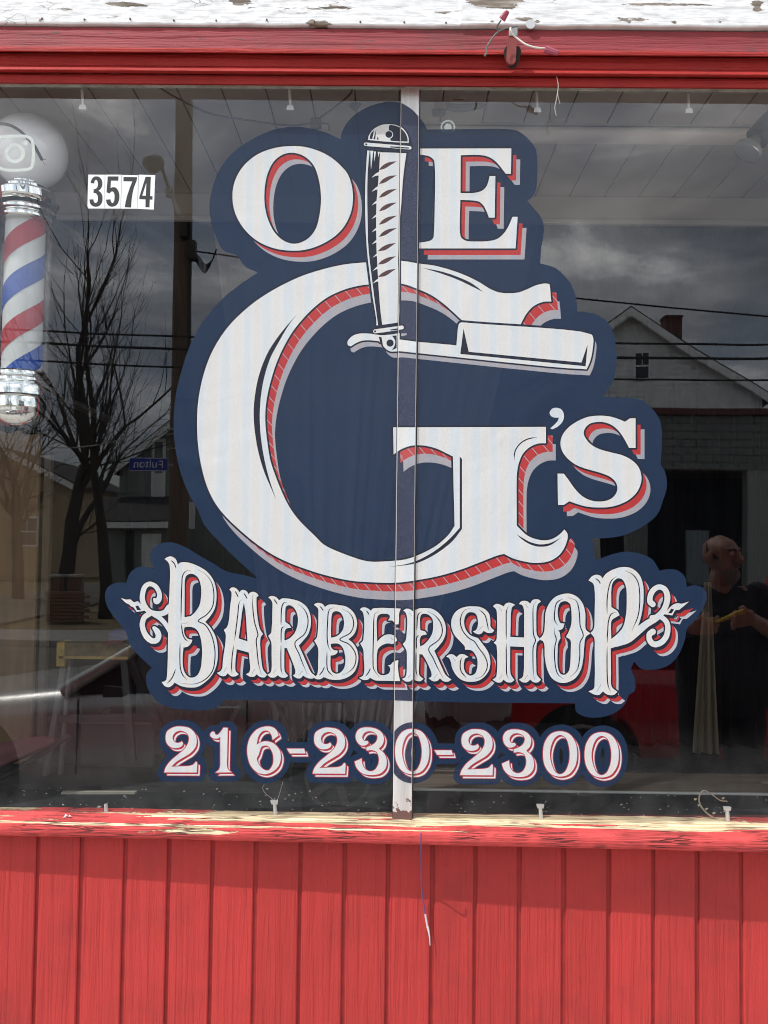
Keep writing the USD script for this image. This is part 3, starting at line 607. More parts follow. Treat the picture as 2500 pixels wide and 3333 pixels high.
ALU = mat('weathered_metal', {'g': ('geometry', {}), 'mp': ('mapping', {'scale': (60, 60, 5)}), 'n': ('noise_texture', {'scale': 1.0, 'detail': 5, 'roughness': 0.6}), 'r': ('rgb_ramp', {'ramp': [(0.3, (0.50, 0.50, 0.48)), (0.7, (0.72, 0.72, 0.70))]}),
                              'sep': ('separate_xyz', {}), 'zr': ('map_range', {'from_min': 1.08, 'from_max': 1.145, 'to_min': 0.30, 'to_max': -0.2, 'clamp': True}), 'n2': ('noise_texture', {'scale': 55.0, 'detail': 5}), 'ad': ('math', {'math_type': 'add'}),
                              'zt': ('map_range', {'from_min': 2.755, 'from_max': 2.79, 'to_min': -0.2, 'to_max': 0.22, 'clamp': True}), 'mx': ('math', {'math_type': 'maximum'}),
                              'st': ('rgb_ramp', {'ramp': [(0.60, (0, 0, 0)), (0.64, (1, 1, 1))]}), 'mc': ('mix_color', {'b': (0.17, 0.10, 0.09)}), 'p': ('principled_bsdf', {'roughness': 0.42, 'metallic': 0.25})},
          [('g.position', 'mp.vector'), ('mp.vector', 'n.vector'), ('n.fac', 'r.fac'), ('g.position', 'sep.vector'), ('sep.z', 'zr.value'), ('sep.z', 'zt.value'), ('zr.result', 'mx.value1'), ('zt.result', 'mx.value2'), ('g.position', 'n2.vector'), ('n2.fac', 'ad.value1'), ('mx.value', 'ad.value2'),
           ('ad.value', 'st.fac'), ('st.color', 'mc.fac'), ('r.color', 'mc.a'), ('mc.result', 'p.base_color')])
YM = -0.010
mxl, mxr = np.mean([P(1301, 330, YM)[0], P(1283, 2600, YM)[0]]), np.mean([P(1361.5, 330, YM)[0], P(1344, 2600, YM)[0]])
DARK_METAL = plain('dark_metal', (0.05, 0.045, 0.04), 0.5, metal=0.5)
obj('mullion', bevel_box(mxl, mxr, YM, -0.0035, zb - .004, Z(283, YM), .0015), ALU, win)
obj('mullion_back', bevel_box(mxl - .0012, mxr + .003, -0.0035, 0.03, zb - .004, zg1, .001), DARK_METAL, win)
obj('pane', bx(X0, mxl - .001, -.003, .003, zg0, zg1), GLASS, win)
obj('pane', bx(mxr + .0032, X1, -.003, .003, zg0, zg1), GLASS, win)
SIDE = plain('side_trim', (0.42, 0.03, 0.025), 0.6, var=0.15)
for xa, xb in ((X0 - .14, X0), (X1, X1 + .14)):
    obj('side_frame', bevel_box(xa, xb, -.03, .06, zb - .03, Z(180, 0), .004), SIDE, win)

# ---- fascia board above the window ----
YF = -0.053
fx = np.linspace(X0 - .2, X1 + .2, 1100)
zf0, zf1 = Z(84, YF), Z(84, YF) + .30
seam = P(1498, 40, YF)[0]


def fas_bump(q):
    q = q.copy()
    flake = meshkit.fbm(q * [26, 1, 70], 4, 31)
    q[..., 1] -= .0010 * np.clip((flake - .45) * 6, 0, 1) * (np.arange(q.shape[1]) < q.shape[1] - 2)
    q[..., 1] -= .004 * (q[..., 0] > seam)
    q[:, -3:, 2] += (.004 * (meshkit.fbm(q[:, -3:] * [14, 0, 0], 3, 4) - .5))
    return q


fprof = [(YF, z) for z in np.r_[np.linspace(zf1, zf0 + .085, 14), np.linspace(zf0 + .082, zf0 + .003, 34)]] + [(YF + .003, zf0), (0.0, zf0)]
fm, fp = grid(fx, lambda x: fprof, fas_bump)
cx, cz = fp[..., 0], fp[..., 2] - zf0
spots = [(-.37, .05, .05, .012), (-.175, .008, .035, .012), (.175, .075, .03, .02), (.235, .055, .05, .02), (.30, .014, .03, .012), (.83, .055, .02, .03), (-.62, .045, .05, .006), (.62, .052, .12, .004), (-.14, .05, .05, .014)]
fw = -.03 + sum(.56 * np.exp(-((cx - a) / c) ** 2 - ((cz - b) / d) ** 2) for a, b, c, d in spots)
fw += (meshkit.fbm(np.stack([cx * 9, 0 * cx, cz * 60], -1), 5, 17) - .5) * 1.25
for k in range(17):                                        # rust round the nail heads along the lower edge
    xk = -.83 + k * .105
    fw += .4 * np.exp(-((cx - xk) / .006) ** 2 - ((cz - .009) / .005) ** 2)
fascia = thing('fascia_board', 'white fascia boards with cracked and peeling paint above the red window head', 'fascia', (0, 0, 2.9))
obj('board', fm, WHITE_BOARD, fascia, smooth=True, var=fw.ravel())
NAIL = plain('rusty_nail', (0.10, 0.06, 0.045), 0.7, metal=0.3)
for k in range(17):
    c = np.array([-.83 + k * .105 + rng.uniform(-.01, .01), YF - .0025, zf0 + .009 + rng.uniform(-.002, .003)])
    obj('nail', tube([c, c + [0, .004, 0]], .0022, 7), NAIL, fascia)
screw = P(1727, 78, YF - .006)
obj('washer', tube([screw, screw + [0, .004, 0]], .011, 14), plain('zinc', (0.55, 0.55, 0.52), 0.4, metal=0.6), fascia)

# the rest of the building, outside the frame
BRICK_WALL = plain('painted_side_wall', (0.45, 0.05, 0.045), 0.8, var=0.1)
bld = thing('shop_building', 'shop building that carries the window', 'building', (0, 2, 0))
obj('wall', bx(-6, X0 - .14, 0.0, .25, 0, 3.0), BRICK_WALL, bld)
obj('wall', bx(X1 + .14, 6, 0.0, .25, 0, 3.0), BRICK_WALL, bld)
obj('wall', bx(-6, 6, -.03, .25, 3.25, 4.6), BRICK_WALL, bld)
INNER = plain('dark_room', (0.035, 0.037, 0.042), 0.9)
obj('room', join([bx(-2.6, -2.5, .26, 4.2, .3, 3.3), bx(2.5, 2.6, .26, 4.2, .3, 3.3), bx(-2.6, 2.6, 4.2, 4.3, .3, 3.3), bx(-2.6, 2.6, 1.1, 4.2, 3.2, 3.3), bx(-2.6, 2.6, 1.35, 4.2, .3, .4)]), INNER, bld)
obj('roof', bx(-6, 6, .25, 9, 4.2, 4.4), ASPHALT, bld)
obj('wall', join([bx(-6, -5.8, .25, 9, 0, 4.2), bx(5.8, 6, .25, 9, 0, 4.2), bx(-6, 6, 8.8, 9, 0, 4.2)]), BRICK_WALL, bld)
# ---- printed window film: the logo, the telephone number, the door number and the camera sign ----
def film(name, col, clear=0.0, stripes=False, rough=0.32, grain=0.05):
    """perforated window film: matt print with a fine grain; a share of holes lets the room show through"""
    n = {'g': ('geometry', {}), 'p': ('principled_bsdf', {'base_color': col, 'roughness': rough, 'specular_ior_level': 0.3}),
         'n': ('noise_texture', {'scale': 700.0, 'detail': 2}), 'r': ('rgb_ramp', {'ramp': [(0.3, [c * (1 - grain * 2) for c in col]), (0.7, [min(c * (1 + grain), 1) for c in col])]}),
         'mb': ('mapping', {'scale': (9, 9, 1.6)}), 'big': ('noise_texture', {'scale': 1.0, 'detail': 6, 'roughness': 0.65}), 'cz': ('noise_texture', {'scale': 5.0, 'detail': 3, 'distortion': 1.5}), 'cb': ('bump', {'strength': 0.6, 'distance': 0.006}), 'br': ('rgb_ramp', {'ramp': [(0.3, (1 - grain, 1 - grain, 1 - grain)), (0.7, (1, 1, 1))]}), 'mu': ('mix_color', {'blend_type': 'multiply', 'fac': 1.0})}
    l = [('g.position', 'n.vector'), ('n.fac', 'r.fac'), ('g.position', 'mb.vector'), ('mb.vector', 'big.vector'), ('g.position', 'cz.vector'), ('cz.fac', 'cb.height'), ('cb.normal', 'p.normal'), ('big.fac', 'br.fac'), ('r.color', 'mu.a'), ('br.color', 'mu.b')]
    out = 'mu.result'
    if stripes:                                          # the two screens of dots beat together in soft upright bands
        n.update({'mp': ('mapping', {'scale': (1, 1, 0.06), 'rotation': (0, 0.05, 0)}), 'w': ('wave_texture', {'wave_type': 'bands', 'bands_direction': 'x', 'scale': 6.5, 'distortion': 3.5, 'detail': 2, 'detail_scale': 2.0}),
                  'wr': ('rgb_ramp', {'ramp': [(0.15, (0.86, 0.95, 1.0)), (0.5, (1, 1, 1)), (0.85, (1.0, 0.965, 0.90))]}), 'm2': ('mix_color', {'blend_type': 'multiply', 'fac': 0.6})})
        l += [('g.position', 'mp.vector'), ('mp.vector', 'w.vector'), ('w.fac', 'wr.fac'), (out, 'm2.a'), ('wr.color', 'm2.b')]
        out = 'm2.result'
    l.append((out, 'p.base_color'))
    if not clear:
        return mat(name, n, l)
    n.update({'t': ('transparent_bsdf', {}), 'm': ('mix_closure', {'fac': clear})})
    l += [('p.BSDF', 'm.closure1'), ('t.BSDF', 'm.closure2')]
    return mat(name, n, l, surface='m.closure')


HOLE = 0.26
NAVY = film('navy_film', (0.009, 0.023, 0.054), HOLE * .7, grain=0.12)
INK = film('dark_ink', (0.012, 0.014, 0.026), HOLE * .5, grain=0.1)
WHITE = film('white_film', (0.83, 0.84, 0.84), HOLE, stripes=True)
CRED = film('red_film', (0.53, 0.045, 0.045), HOLE, grain=0.1)
PINK = film('crimson_film', (0.45, 0.045, 0.065), HOLE, grain=0.1)
GREY = film('grey_film', (0.45, 0.43, 0.47), HOLE, stripes=True, grain=0.08)
PALE = film('pale_grey_film', (0.58, 0.57, 0.61), HOLE, grain=0.08)
BROWN = film('brown_film', (0.075, 0.035, 0.035), HOLE)
NAVY_BAR = film('navy_film_on_metal', (0.060, 0.070, 0.120), grain=0.35)
tr = affinity.translate
bar = Polygon([proj((mxl + .0012, YM, zg1)), proj((mxr - .0012, YM, zg1)), proj((mxr - .0012, YM, zb)), proj((mxl + .0012, YM, zb))])
barL = Polygon([proj((mxl - .0015, 0, zg1 + .1)), proj((mxr + .0035, 0, zg1 + .1)), proj((mxr + .0035, 0, zb - .1)), proj((mxl - .0015, 0, zb - .1))]).union(bar)
TAKEN = {}


def printed(name, shape, m, parent, lift=2, label=None, mbar=None):
    """a piece of print: on the glass beside the mullion, and on the mullion's face where it crosses"""
    shape = shape.buffer(0)
    if name != 'backing':
        PRINTS.append(shape)
    a, b = sheet(shape.difference(barL), -.003 - .0003 * lift), sheet(shape.intersection(bar), YM - .0003 * lift)
    if mbar is None:
        ms = [q for q in (a, b) if q]
        return obj(name, join(ms), m, parent, label=label) if ms else None
    o = obj(name, a, m, parent, label=label) if a else None
    if b:
        obj(name, b, mbar, parent)
    return o


logo = thing('logo_decal', 'large navy, white and red logo film with a straight razor on the window', 'decal', P(1250, 1200, -.003))
hatch_gap = lambda W: W.buffer(6)
PRINTS = []
G = union_all([LET['G'][0]])
razorW = LET['razor'][0]
razor_solid = union_all([Polygon(g.exterior) for g in razor_blade.geoms] if hasattr(razor_blade, 'geoms') else [Polygon(razor_blade.exterior)])
razor_body = union_all([razor_solid, poly("R 430,718! 1005,760! 950,1200 905,1900 K 895,1215! 565,1258! 510,850 430,200 R 398,1600 400,1250 415,950"), Polygon(razor_cap.convex_hull.exterior)])
razor_block = razor_body.buffer(7)
TXT = {'O': 'white letter O with a red and grey drop shadow', 'E': 'white letter E with a red and grey drop shadow', 'G': 'very large white letter G with a brick hatched red shadow', 'S': 'white letter S with a red and grey drop shadow'}
for k in ('O', 'E', 'G', 'S'):
    W = LET[k][0]
    v1, v2 = ((22, 28), (32, 56)) if k == 'G' else ((16.5, 21.5), (29, 36))
    edge = W.buffer(6)
    others = razor_block if k in 'GE' else Polygon()
    if k == 'E':
        others = others.union(poly("R 1195,700 1195,2209 1000,2209 1000,700"))
    face = W.difference(razor_block) if k == 'G' else W
    inl = LET[k][1]
    if inl is not None:
        face = face.difference(inl)
    o = printed('letter', face, WHITE, logo, 2, TXT[k])
    red = tr(W, *v1).difference(edge).difference(others)
    if k == 'G':
        red = red.difference(union_all([LET['S'][0].buffer(8), LET['apostrophe'][0].buffer(6)]))
        ring_ = np.vstack([np.array(W.exterior.coords)])
        L = np.r_[0, np.cumsum(np.linalg.norm(np.diff(ring_, axis=0), axis=1))]
        q = [np.array([np.interp(s, L, ring_[:, i]) for i in (0, 1)]) for s in np.arange(0, L[-1], 37)]
        lines = union_all([Polygon([p + [-1.6, 0], p + [1.6, 0], p + [30.6, 34], p + [27.4, 34]]) for p in q])
        hatch = lines.intersection(red)
        red = red.difference(lines)
        printed('brick_hatch', hatch, GREY, o, 2)
    grey = tr(W, *v2).difference(edge).difference(tr(W, *v1)).difference(others)
    if k == 'G':
        grey = grey.difference(union_all([LET['S'][0].buffer(8), LET['apostrophe'][0].buffer(6)]))
    printed('red_shadow', red, CRED, o, 2)
    printed('grey_shadow', grey, GREY, o, 2)
    ink = edge.difference(W)
    if inl is not None:
        ink = ink.union(inl)
    printed('outline', ink.difference(others), INK, o, 2)
printed('apostrophe', LET['apostrophe'][0], WHITE, logo, 2)
rz = printed('razor', razorW.difference(razor_wraps), WHITE, logo, 2, 'white straight razor standing as the letter L, its blade laid across')
printed('outline', razor_body.buffer(5.5).difference(razorW), INK, rz, 2)
printed('handle_wrap', razor_wraps, BROWN, rz, 2)
printed('grey_shadow', tr(razor_solid, 10, 20).difference(razor_body.buffer(5.5)).intersection(box(1100, 1085, 2000, 1300)), GREY, rz, 2)

ALLB = union_all([LET[k][0] for k in ('b1', 'a', 'r1', 'b2', 'e', 'r2', 's', 'h', 'o', 'p')])
Gkeep = union_all([G.buffer(4), tr(G, 32, 56)])
edgeB = ALLB.buffer(5).union(tr(ALLB, 3, 6)).union(tr(ALLB, 5, 11))
redB = tr(ALLB, 16, 20.5)
for k, ch in (('b1', 'tall first letter B with scrolls'), ('a', 'letter A'), ('r1', 'letter R after the A'), ('b2', 'second letter B'), ('e', 'letter E on the mullion edge'), ('r2', 'letter R across the mullion'), ('s', 'letter S'), ('h', 'letter H'), ('o', 'letter O'), ('p', 'tall last letter P with scrolls')):
    W, ins = LET[k]
    o = printed('barbershop_letter', W.difference(ins), WHITE, logo, 2, 'white ' + ch + ' of BARBERSHOP')
    printed('inline', ins.intersection(W), INK, o, 2)
    prev = TAKEN.get('b', Polygon())
    own = W.buffer(5).union(tr(W, 3, 6)).union(tr(W, 5, 11)).difference(ALLB).difference(prev)
    TAKEN['b'] = prev.union(own)
    printed('outline', own, INK, o, 2)
    p2 = TAKEN.get('r', Polygon())
    r_ = tr(W, 16, 20.5).difference(edgeB).difference(p2)
    TAKEN['r'] = p2.union(r_)
    printed('red_shadow', r_, CRED, o, 2)
    p3 = TAKEN.get('g', Polygon())
    g_ = tr(W, 24.5, 29).difference(edgeB).difference(redB.buffer(1)).difference(p3)
    TAKEN['g'] = p3.union(g_)
    printed('pale_shadow', g_, PALE, o, 2)

printed('backing', BACKING.buffer(0).difference(union_all(PRINTS)), NAVY, logo, 2, mbar=NAVY_BAR)
PRINTS = []

phone = thing('phone_number_decal', 'red and white telephone number 216-230-2300 on navy film under the logo', 'decal', P(1250, 2440, -.003))
dg = union_all([p for _, p in DIGITS])
tk = Polygon()
for ch, W in DIGITS:
    T = tr(W, 9, 10)
    rim = union_all([W.buffer(2.6), tr(W, 2.5, 2.7), tr(W, 5, 5.5)])
    o = printed('digit' if ch != 'dash' else 'dash', W, WHITE, phone, 2)
    hi = T.difference(rim).difference(tk)
    printed('highlight', hi, WHITE, o, 2)
    rd = T.buffer(2.4).union(rim).difference(W).difference(hi).difference(tk)
    printed('red_edge', rd, PINK, o, 2)
    tk = union_all([tk, W.buffer(1), rd, hi])

printed('backing', tr(dg, 4, 4).buffer(26).difference(union_all(PRINTS)), NAVY, phone, 2, mbar=NAVY_BAR)

BLACK = plain('black_print', (0.02, 0.021, 0.023), 0.45)
STICK = plain('sticker_white', (0.80, 0.81, 0.80), 0.4, var=0.03, scale=30)
for k, (a, b) in enumerate(zip(PLATE, PLATE_DIGIT)):
    t = thing('number_sticker', f'white sticker with black digit {"3574"[k]}, ' + ('leftmost of the door number', 'second from the left of the door number', 'third from the left of the door number', 'rightmost of the door number')[k], 'sticker', P(*np.array(a.centroid.coords[0]), -.003), 'stickers of the door number 3574')
    printed('sticker', a.difference(b), STICK, t, 2)
    printed('digit', b, BLACK, t, 2)
icon = thing('camera_icon_decal', 'pale rounded camera outline sticker before the white globe', 'decal', P(40, 500, -.003))
printed('outline', ICON, film('pale_green_film', (0.60, 0.66, 0.62), 0.12), icon, 2)

# ---- the shop's display behind the glass ----
YC = .92                                                   # back edge of the display's ceiling
ZC = P(1250, 640, YC)[2]
CEIL = plain('ceiling_paint', (0.60, 0.60, 0.57), 0.7, var=0.05, scale=3)
ceil = thing('display_ceiling', 'pale boarded ceiling of the window display', 'ceiling', (0, .5, ZC), kind='structure')
obj('ceiling_back', bx(-2.6, 2.6, .02, YC, ZC + .004, ZC + .05), plain('grey_gap', (0.22, 0.22, 0.21), .8), ceil)
w_ = .118
for k in range(42):
    x = -2.47 + k * w_
    obj('plank', bevel_box(x + .0018, x + w_ - .0018, .02, YC, ZC, ZC + .02, .0015), CEIL, ceil)
zfa = P(1250, 728, YC)[2]
obj('back_fascia', bevel_box(-2.6, 2.6, YC - .02, YC, zfa, ZC - .001, .002), CEIL, ceil)
obj('fascia_trim', bevel_box(-2.6, 2.6, YC - .03, YC - .0205, zfa - .004, zfa + .012, .002), CEIL, ceil)
# display floor
FLOORZ = P(1800, 2576, .41)[2]
DFLOOR = plain('black_floor', (0.016, 0.018, 0.020), 0.7, var=0.5, scale=7, bump=0.002, bscale=70, stretch=(1, 4, 1))
CARPET = plain('grey_carpet', (0.04, 0.04, 0.039), 0.95, var=0.5, scale=60, bump=0.004, bscale=200)
BWOOD = plain('brown_board', (0.14, 0.11, 0.085), 0.6, var=0.35, scale=1.0, stretch=(3, 40, 1))
fl = thing('display_floor', 'dark painted floor of the window display', 'floor', (0, .5, FLOORZ), kind='structure')
obj('front_board', bx(-2.4, 2.4, .006, .405, FLOORZ - .04, FLOORZ - .002), DFLOOR, fl)
obj('metal_strip', bevel_box(mxr + .01, 2.4, .405, .418, FLOORZ - .03, FLOORZ + .003, .002), plain('strip_metal', (0.5, 0.5, 0.48), 0.4, metal=0.4), fl)
obj('rear_board', bx(mxr + .01, 2.4, .42, .52, FLOORZ - .04, FLOORZ - .001), BWOOD, fl)
obj('rear_board', bx(mxr + .01, 2.4, .523, .63, FLOORZ - .04, FLOORZ - .0015), BWOOD, fl)
obj('front_board', bx(-2.4, mxr + .005, .41, .63, FLOORZ - .04, FLOORZ - .002), DFLOOR, fl)
obj('carpet', bx(-2.4, 2.4, .63, 1.35, FLOORZ - .04, FLOORZ - .001), CARPET, fl)
obj('riser', bx(-2.4, 2.4, 1.3, 1.35, .4, FLOORZ - .04), INNER, fl)
obj('back_rail', bevel_box(-2.4, 2.4, .006, .05, FLOORZ - .001, FLOORZ + .022, .004), plain('maroon_rail', (0.10, 0.035, 0.04), 0.5, var=.3, scale=5), fl)


def curtain(name, label, top, bot, y0, m, folds, amp, ztop, zbot, seed=0, nz=26, per=14, group=None):
    """top, bot: (x left, x right) of the hanging cloth"""
    n = folds * per
    u = np.linspace(0, 1, n)
    rg = np.random.default_rng(seed)
    ph = np.cumsum(rg.uniform(.6, 1.4, n)); ph = ph / ph[-1] * folds * 2 * math.pi
    v = []
    for s in (0, 1):
        for t in np.linspace(0, 1, nz):
            xl, xr = top[0] + (bot[0] - top[0]) * t, top[1] + (bot[1] - top[1]) * t
            a = amp * (.6 + .5 * t)
            v.append(np.stack([xl + (xr - xl) * u + .25 * a * np.sin(ph * .5 + 2 * t), y0 + a * np.sin(ph + .5 * np.sin(3 * t + seed)) + .3 * a * np.sin(ph * 2.3 + 1) + .004 * s, np.full(n, ztop + (zbot - ztop) * t)], -1))
    v = np.array(v).reshape(-1, 3)
    f = []
    for s in (0, 1):
        o = s * nz * n
        for i in range(nz - 1):
            for k in range(n - 1):
                a = o + i * n + k
                q = [(a, a + 1, a + n + 1), (a, a + n + 1, a + n)]
                f += q if s else [t[::-1] for t in q]
    return obj(name, (v, np.array(f)), m, smooth=True, label=label, cat='curtain', group=group)


DRAPE_DARK = plain('dark_drape', (0.0045, 0.0055, 0.008), 0.95, spec=0.02)
DRAPE_PALE = plain('pale_drape', (0.24, 0.225, 0.235), 0.8)
DRAPE_TAN = plain('tan_drape', (0.15, 0.12, 0.08), 0.75)
yc = .98
px2x = lambda px, py, y: P(px, py, y)[0]
curtain('curtain', 'dark navy curtain in folds hanging right of the logo', (px2x(1780, 700, yc), px2x(2640, 700, yc)), (px2x(1840, 2400, yc), px2x(2640, 2400, yc)), yc, DRAPE_DARK, 13, .025, zfa + .04, FLOORZ + .005, 4)
curtain('curtain', 'long dark curtain hanging behind the left part of the logo', (px2x(330, 700, yc + .25), px2x(1500, 700, yc + .25)), (px2x(420, 2400, yc + .25), px2x(1500, 2400, yc + .25)), yc + .25, DRAPE_DARK, 15, .025, zfa + .04, FLOORZ + .005, 8)
zz = [P(1250, p, yc)[2] for p in (726, 2470)]
curtain('curtain', 'pale grey curtain seen between the letter O and the letter G', (px2x(686, 730, yc), px2x(1765, 730, yc)), (px2x(890, 2400, yc), px2x(1330, 2400, yc)), yc, DRAPE_PALE, 17, .022, zz[0] + .03, FLOORZ + .005, 2)
yt = .86
zt_ = [P(2300, p, yt)[2] for p in (1895, 2470)]
curtain('curtain', 'narrow translucent tan curtain strip beside the standing man', (px2x(2294, 1900, yt), px2x(2312, 1900, yt)), (px2x(2256, 2470, yt), px2x(2345, 2470, yt)), yt, DRAPE_TAN, 3, .012, zt_[0], FLOORZ + .005, 6, 18)
PLY = plain('plywood', (0.21, 0.135, 0.07), 0.6, var=0.25, scale=1.0, stretch=(30, 30, 3))
yp = .62
tag = thing('plywood_post', 'brown plywood upright behind the barber pole', 'post', (P(50, 2400, yp)[0], yp, FLOORZ))
obj('upright', bevel_box(px2x(-90, 1800, yp), px2x(118, 1800, yp), yp, yp + .02, FLOORZ, P(50, 1330, yp)[2], .002), PLY, tag)
obj('upright', bevel_box(px2x(119, 2300, yp), px2x(142, 2300, yp), yp + .005, yp + .03, FLOORZ, P(50, 1480, yp)[2], .002), plain('dark_plywood', (0.10, 0.075, 0.05), 0.7), tag)

# ---- barber pole ----
cx_, cy_ = P(76, 1000, .15)[0], .15
zz_ = lambda py: P(76, py, .15)[2]
pk_ = 2.15 / 2.25
CHROME = mat('chrome', {'p': ('principled_bsdf', {'base_color': (0.90, 0.90, 0.88), 'metallic': 1.0, 'roughness': 0.04})})
OPAL = mat('opal_glass', {'p': ('principled_bsdf', {'base_color': (0.92, 0.93, 0.95), 'roughness': 0.12, 'coat_weight': 0.5, 'coat_roughness': 0.03})})
TUBE = mat('clear_tube', {'t': ('transparent_bsdf', {'color': (0.94, 0.95, 0.95)}), 'gl': ('glossy_bsdf', {'roughness': 0.02}), 'lw': ('layer_weight', {'blend': 0.25}), 'k': ('math', {'math_type': 'multiply', 'value2': 0.35}), 'm': ('mix_closure', {})},
           [('lw.fresnel', 'k.value1'), ('k.value', 'm.fac'), ('t.BSDF', 'm.closure1'), ('gl.BSDF', 'm.closure2')], surface='m.closure')
pole = thing('barber_pole', 'barber pole with white globe, chrome rings and red, white and blue spiral', 'barber pole', (cx_, cy_, zz_(1395)))
gc = np.array([cx_ + .004, cy_, zz_(496)])
gl = trimesh.creation.icosphere(subdivisions=4, radius=.0985 * pk_); gl.apply_translation(gc)
obj('globe', gl, OPAL, pole, smooth=True)
C2 = (cx_, cy_)
rd = lambda z0, z1, r, b=.004: [(r - b, z0), (r, z0 - b), (r, z1 + b), (r - b, z1)]
obj('top_collar', lathe([(.0, zz_(590))] + rd(zz_(590), zz_(612), .046) + rd(zz_(612), zz_(634), .066, .006) + rd(zz_(635), zz_(668), .088, .005) + [(.082, zz_(676)), (.05, zz_(684)), (0, zz_(684))], C2, 64, .90), CHROME, pole, smooth=40)
obj('top_ring', lathe([(.02, zz_(684))] + rd(zz_(686), zz_(706), .080, .005) + [(.066, zz_(708))] + rd(zz_(710), zz_(727), .075, .004) + [(.02, zz_(728))], C2, 64, .90), CHROME, pole, smooth=40)
zt0, zt1 = zz_(727), zz_(1216)
rp = .0515 * pk_
obj('paper_roll', lathe([(rp - .0012, zt0), (rp - .0012, zt1)], C2, 48), plain('white_paper', (0.78, 0.78, 0.77), 0.5), pole, smooth=True)
period = (zz_(1000) - zz_(1290))
rise = period


def stripe(phase, width, m):
    v, f = [], []
    nt = 40
    for n_ in range(-2, 6):
        base = zt1 + (n_ + phase) * period
        b0 = len(v)
        for k in range(nt + 1):
            a = -math.pi + 2 * math.pi * k / nt
            z0 = base + rise * a / (2 * math.pi)
            for t in np.linspace(0, 1, 9):
                z = min(max(z0 + width * period * t, zt1), zt0)
                v.append((cx_ + rp * math.sin(a), cy_ - rp * math.cos(a), z))
        for k in range(nt):
            for t in range(8):
                p = b0 + k * 9 + t
                f += [(p, p + 9, p + 10), (p, p + 10, p + 1)]
    v, f = np.array(v), np.array(f)
    ar = np.linalg.norm(np.cross(v[f[:, 1]] - v[f[:, 0]], v[f[:, 2]] - v[f[:, 0]]), axis=1)
    f = f[ar > 1e-9]
    return obj('stripe', (v, f), m, pole, smooth=False)


ph0 = ((zz_(832) - zt1) / period) % 1
stripe(ph0, .25, plain('pole_red', (0.52, 0.05, 0.07), 0.5, var=.08, scale=30))
stripe((ph0 + .5) % 1, .26, plain('pole_blue', (0.02, 0.085, 0.42), 0.5, var=.08, scale=30))
obj('clear_tube', lathe([(.066, zt0), (.066, zt1)], C2, 48), TUBE, pole, smooth=True)
obj('bottom_ring', lathe([(.02, zt1)] + rd(zz_(1215), zz_(1232), .076, .004) + [(.07, zz_(1233))] + rd(zz_(1236), zz_(1254), .083, .004) + [(.075, zz_(1256))], C2, 64, .90), CHROME, pole, smooth=40)
obj('bottom_collar', lathe([(.075, zz_(1256)), (.09, zz_(1258)), (.098, zz_(1264)), (.1, zz_(1272)), (.1, zz_(1296)), (.094, zz_(1302)), (.086, zz_(1303))], C2, 64, .90), CHROME, pole, smooth=40)
obj('bottom_cup', lathe([(.086, zz_(1303)), (.087, zz_(1330)), (.085, zz_(1340))] + [(.085 * math.cos(a), zz_(1340) - .062 * math.sin(a)) for a in np.linspace(.1, math.pi / 2, 12)], C2, 64, .90), CHROME, pole, smooth=40)
obj('wall_bracket', join([tube([(cx_ + .05, cy_ + .05, zz_(700)), (cx_ + .075, cy_ + .15, zz_(700)), (cx_ + .075, yp, zz_(700))], .012, 8), tube([(cx_ + .05, cy_ + .05, zz_(1280)), (cx_ + .075, cy_ + .15, zz_(1280)), (cx_ + .075, yp, zz_(1280))], .012, 8)]), DARK_METAL, pole, smooth=40)
cord = [P(x / 5.53, 330 + y / 5.53, .035) for x, y in ((-80, 400), (60, 405), (180, 430), (300, 490), (420, 585), (520, 690), (620, 800), (680, 910), (755, 1050))]
ct = thing('cable_end', 'short dark cable with a bared end curving before the white globe', 'cable', cord[-1])
obj('sheath', tube(spline(cord, False, 5), .0037, 8), plain('cable_grey', (0.035, 0.035, 0.04), 0.5), ct, smooth=True)
COPPER = plain('bare_wire', (0.25, 0.2, 0.16), 0.4, metal=0.6)
obj('wire', tube([cord[-1], P(825 / 5.53, 330 + 1040 / 5.53, .035)], .0009, 5), COPPER, ct)
obj('wire', tube([cord[-1], P(810 / 5.53, 330 + 1145 / 5.53, .035)], .0008, 5), COPPER, ct)
# ---- things hanging in the display ----
CLEAR = plain('clear_plastic', (0.62, 0.63, 0.60), 0.3)
for px, py, up, lab in ((268, 290, 1, 'clear plastic clip hanging from the window head left of the pole'), (943, 292, 1, 'clear plastic clip hanging above the letter O'), (1747, 300, 1, 'clear plastic clip hanging above the right end of the letter E'), (2240, 302, 1, 'clear plastic clip hanging near the spotlight'),
                        (347, 2655, 0, 'short dull clip standing at the sill under the sawhorse'), (897, 2655, 0, 'clip standing at the sill under the digit 6 with a loose thread'), (1762, 2668, 0, 'clear clip standing at the sill under the last digits'), (2370, 2676, 0, 'clear clip standing at the sill beside the dried twig')):
    s = -1 if up else 1
    yk = .010
    a, b = P(px, py, yk), P(px + (2 if up else -3), py + (52 if up else -38) , yk)
    t = thing('glazing_clip', lab, 'clip', a, 'plastic clips along the glass edge')
    obj('stem', tube([a, b], [.0045, .0028] if up else [.0048, .0042], 7), CLEAR, t)
    c = P(px + (2 if up else -4), py + (68 if up else -50), yk)
    if px != 347:
        obj('head', hull(np.vstack([b + d for d in np.array([[-.007, -.003, 0], [.007, -.003, 0], [.007, .003, 0], [-.007, .003, 0]])] + [c + d for d in np.array([[-.009, -.004, 0], [.009, -.004, 0], [.008, .004, 0], [-.008, .004, 0]])])), CLEAR, t)
THREAD = plain('thread', (0.45, 0.42, 0.36), 0.8)
th = thing('loose_thread', 'thin loose thread curling up from the clip under the digit 6', 'thread', P(897, 2610, .012))
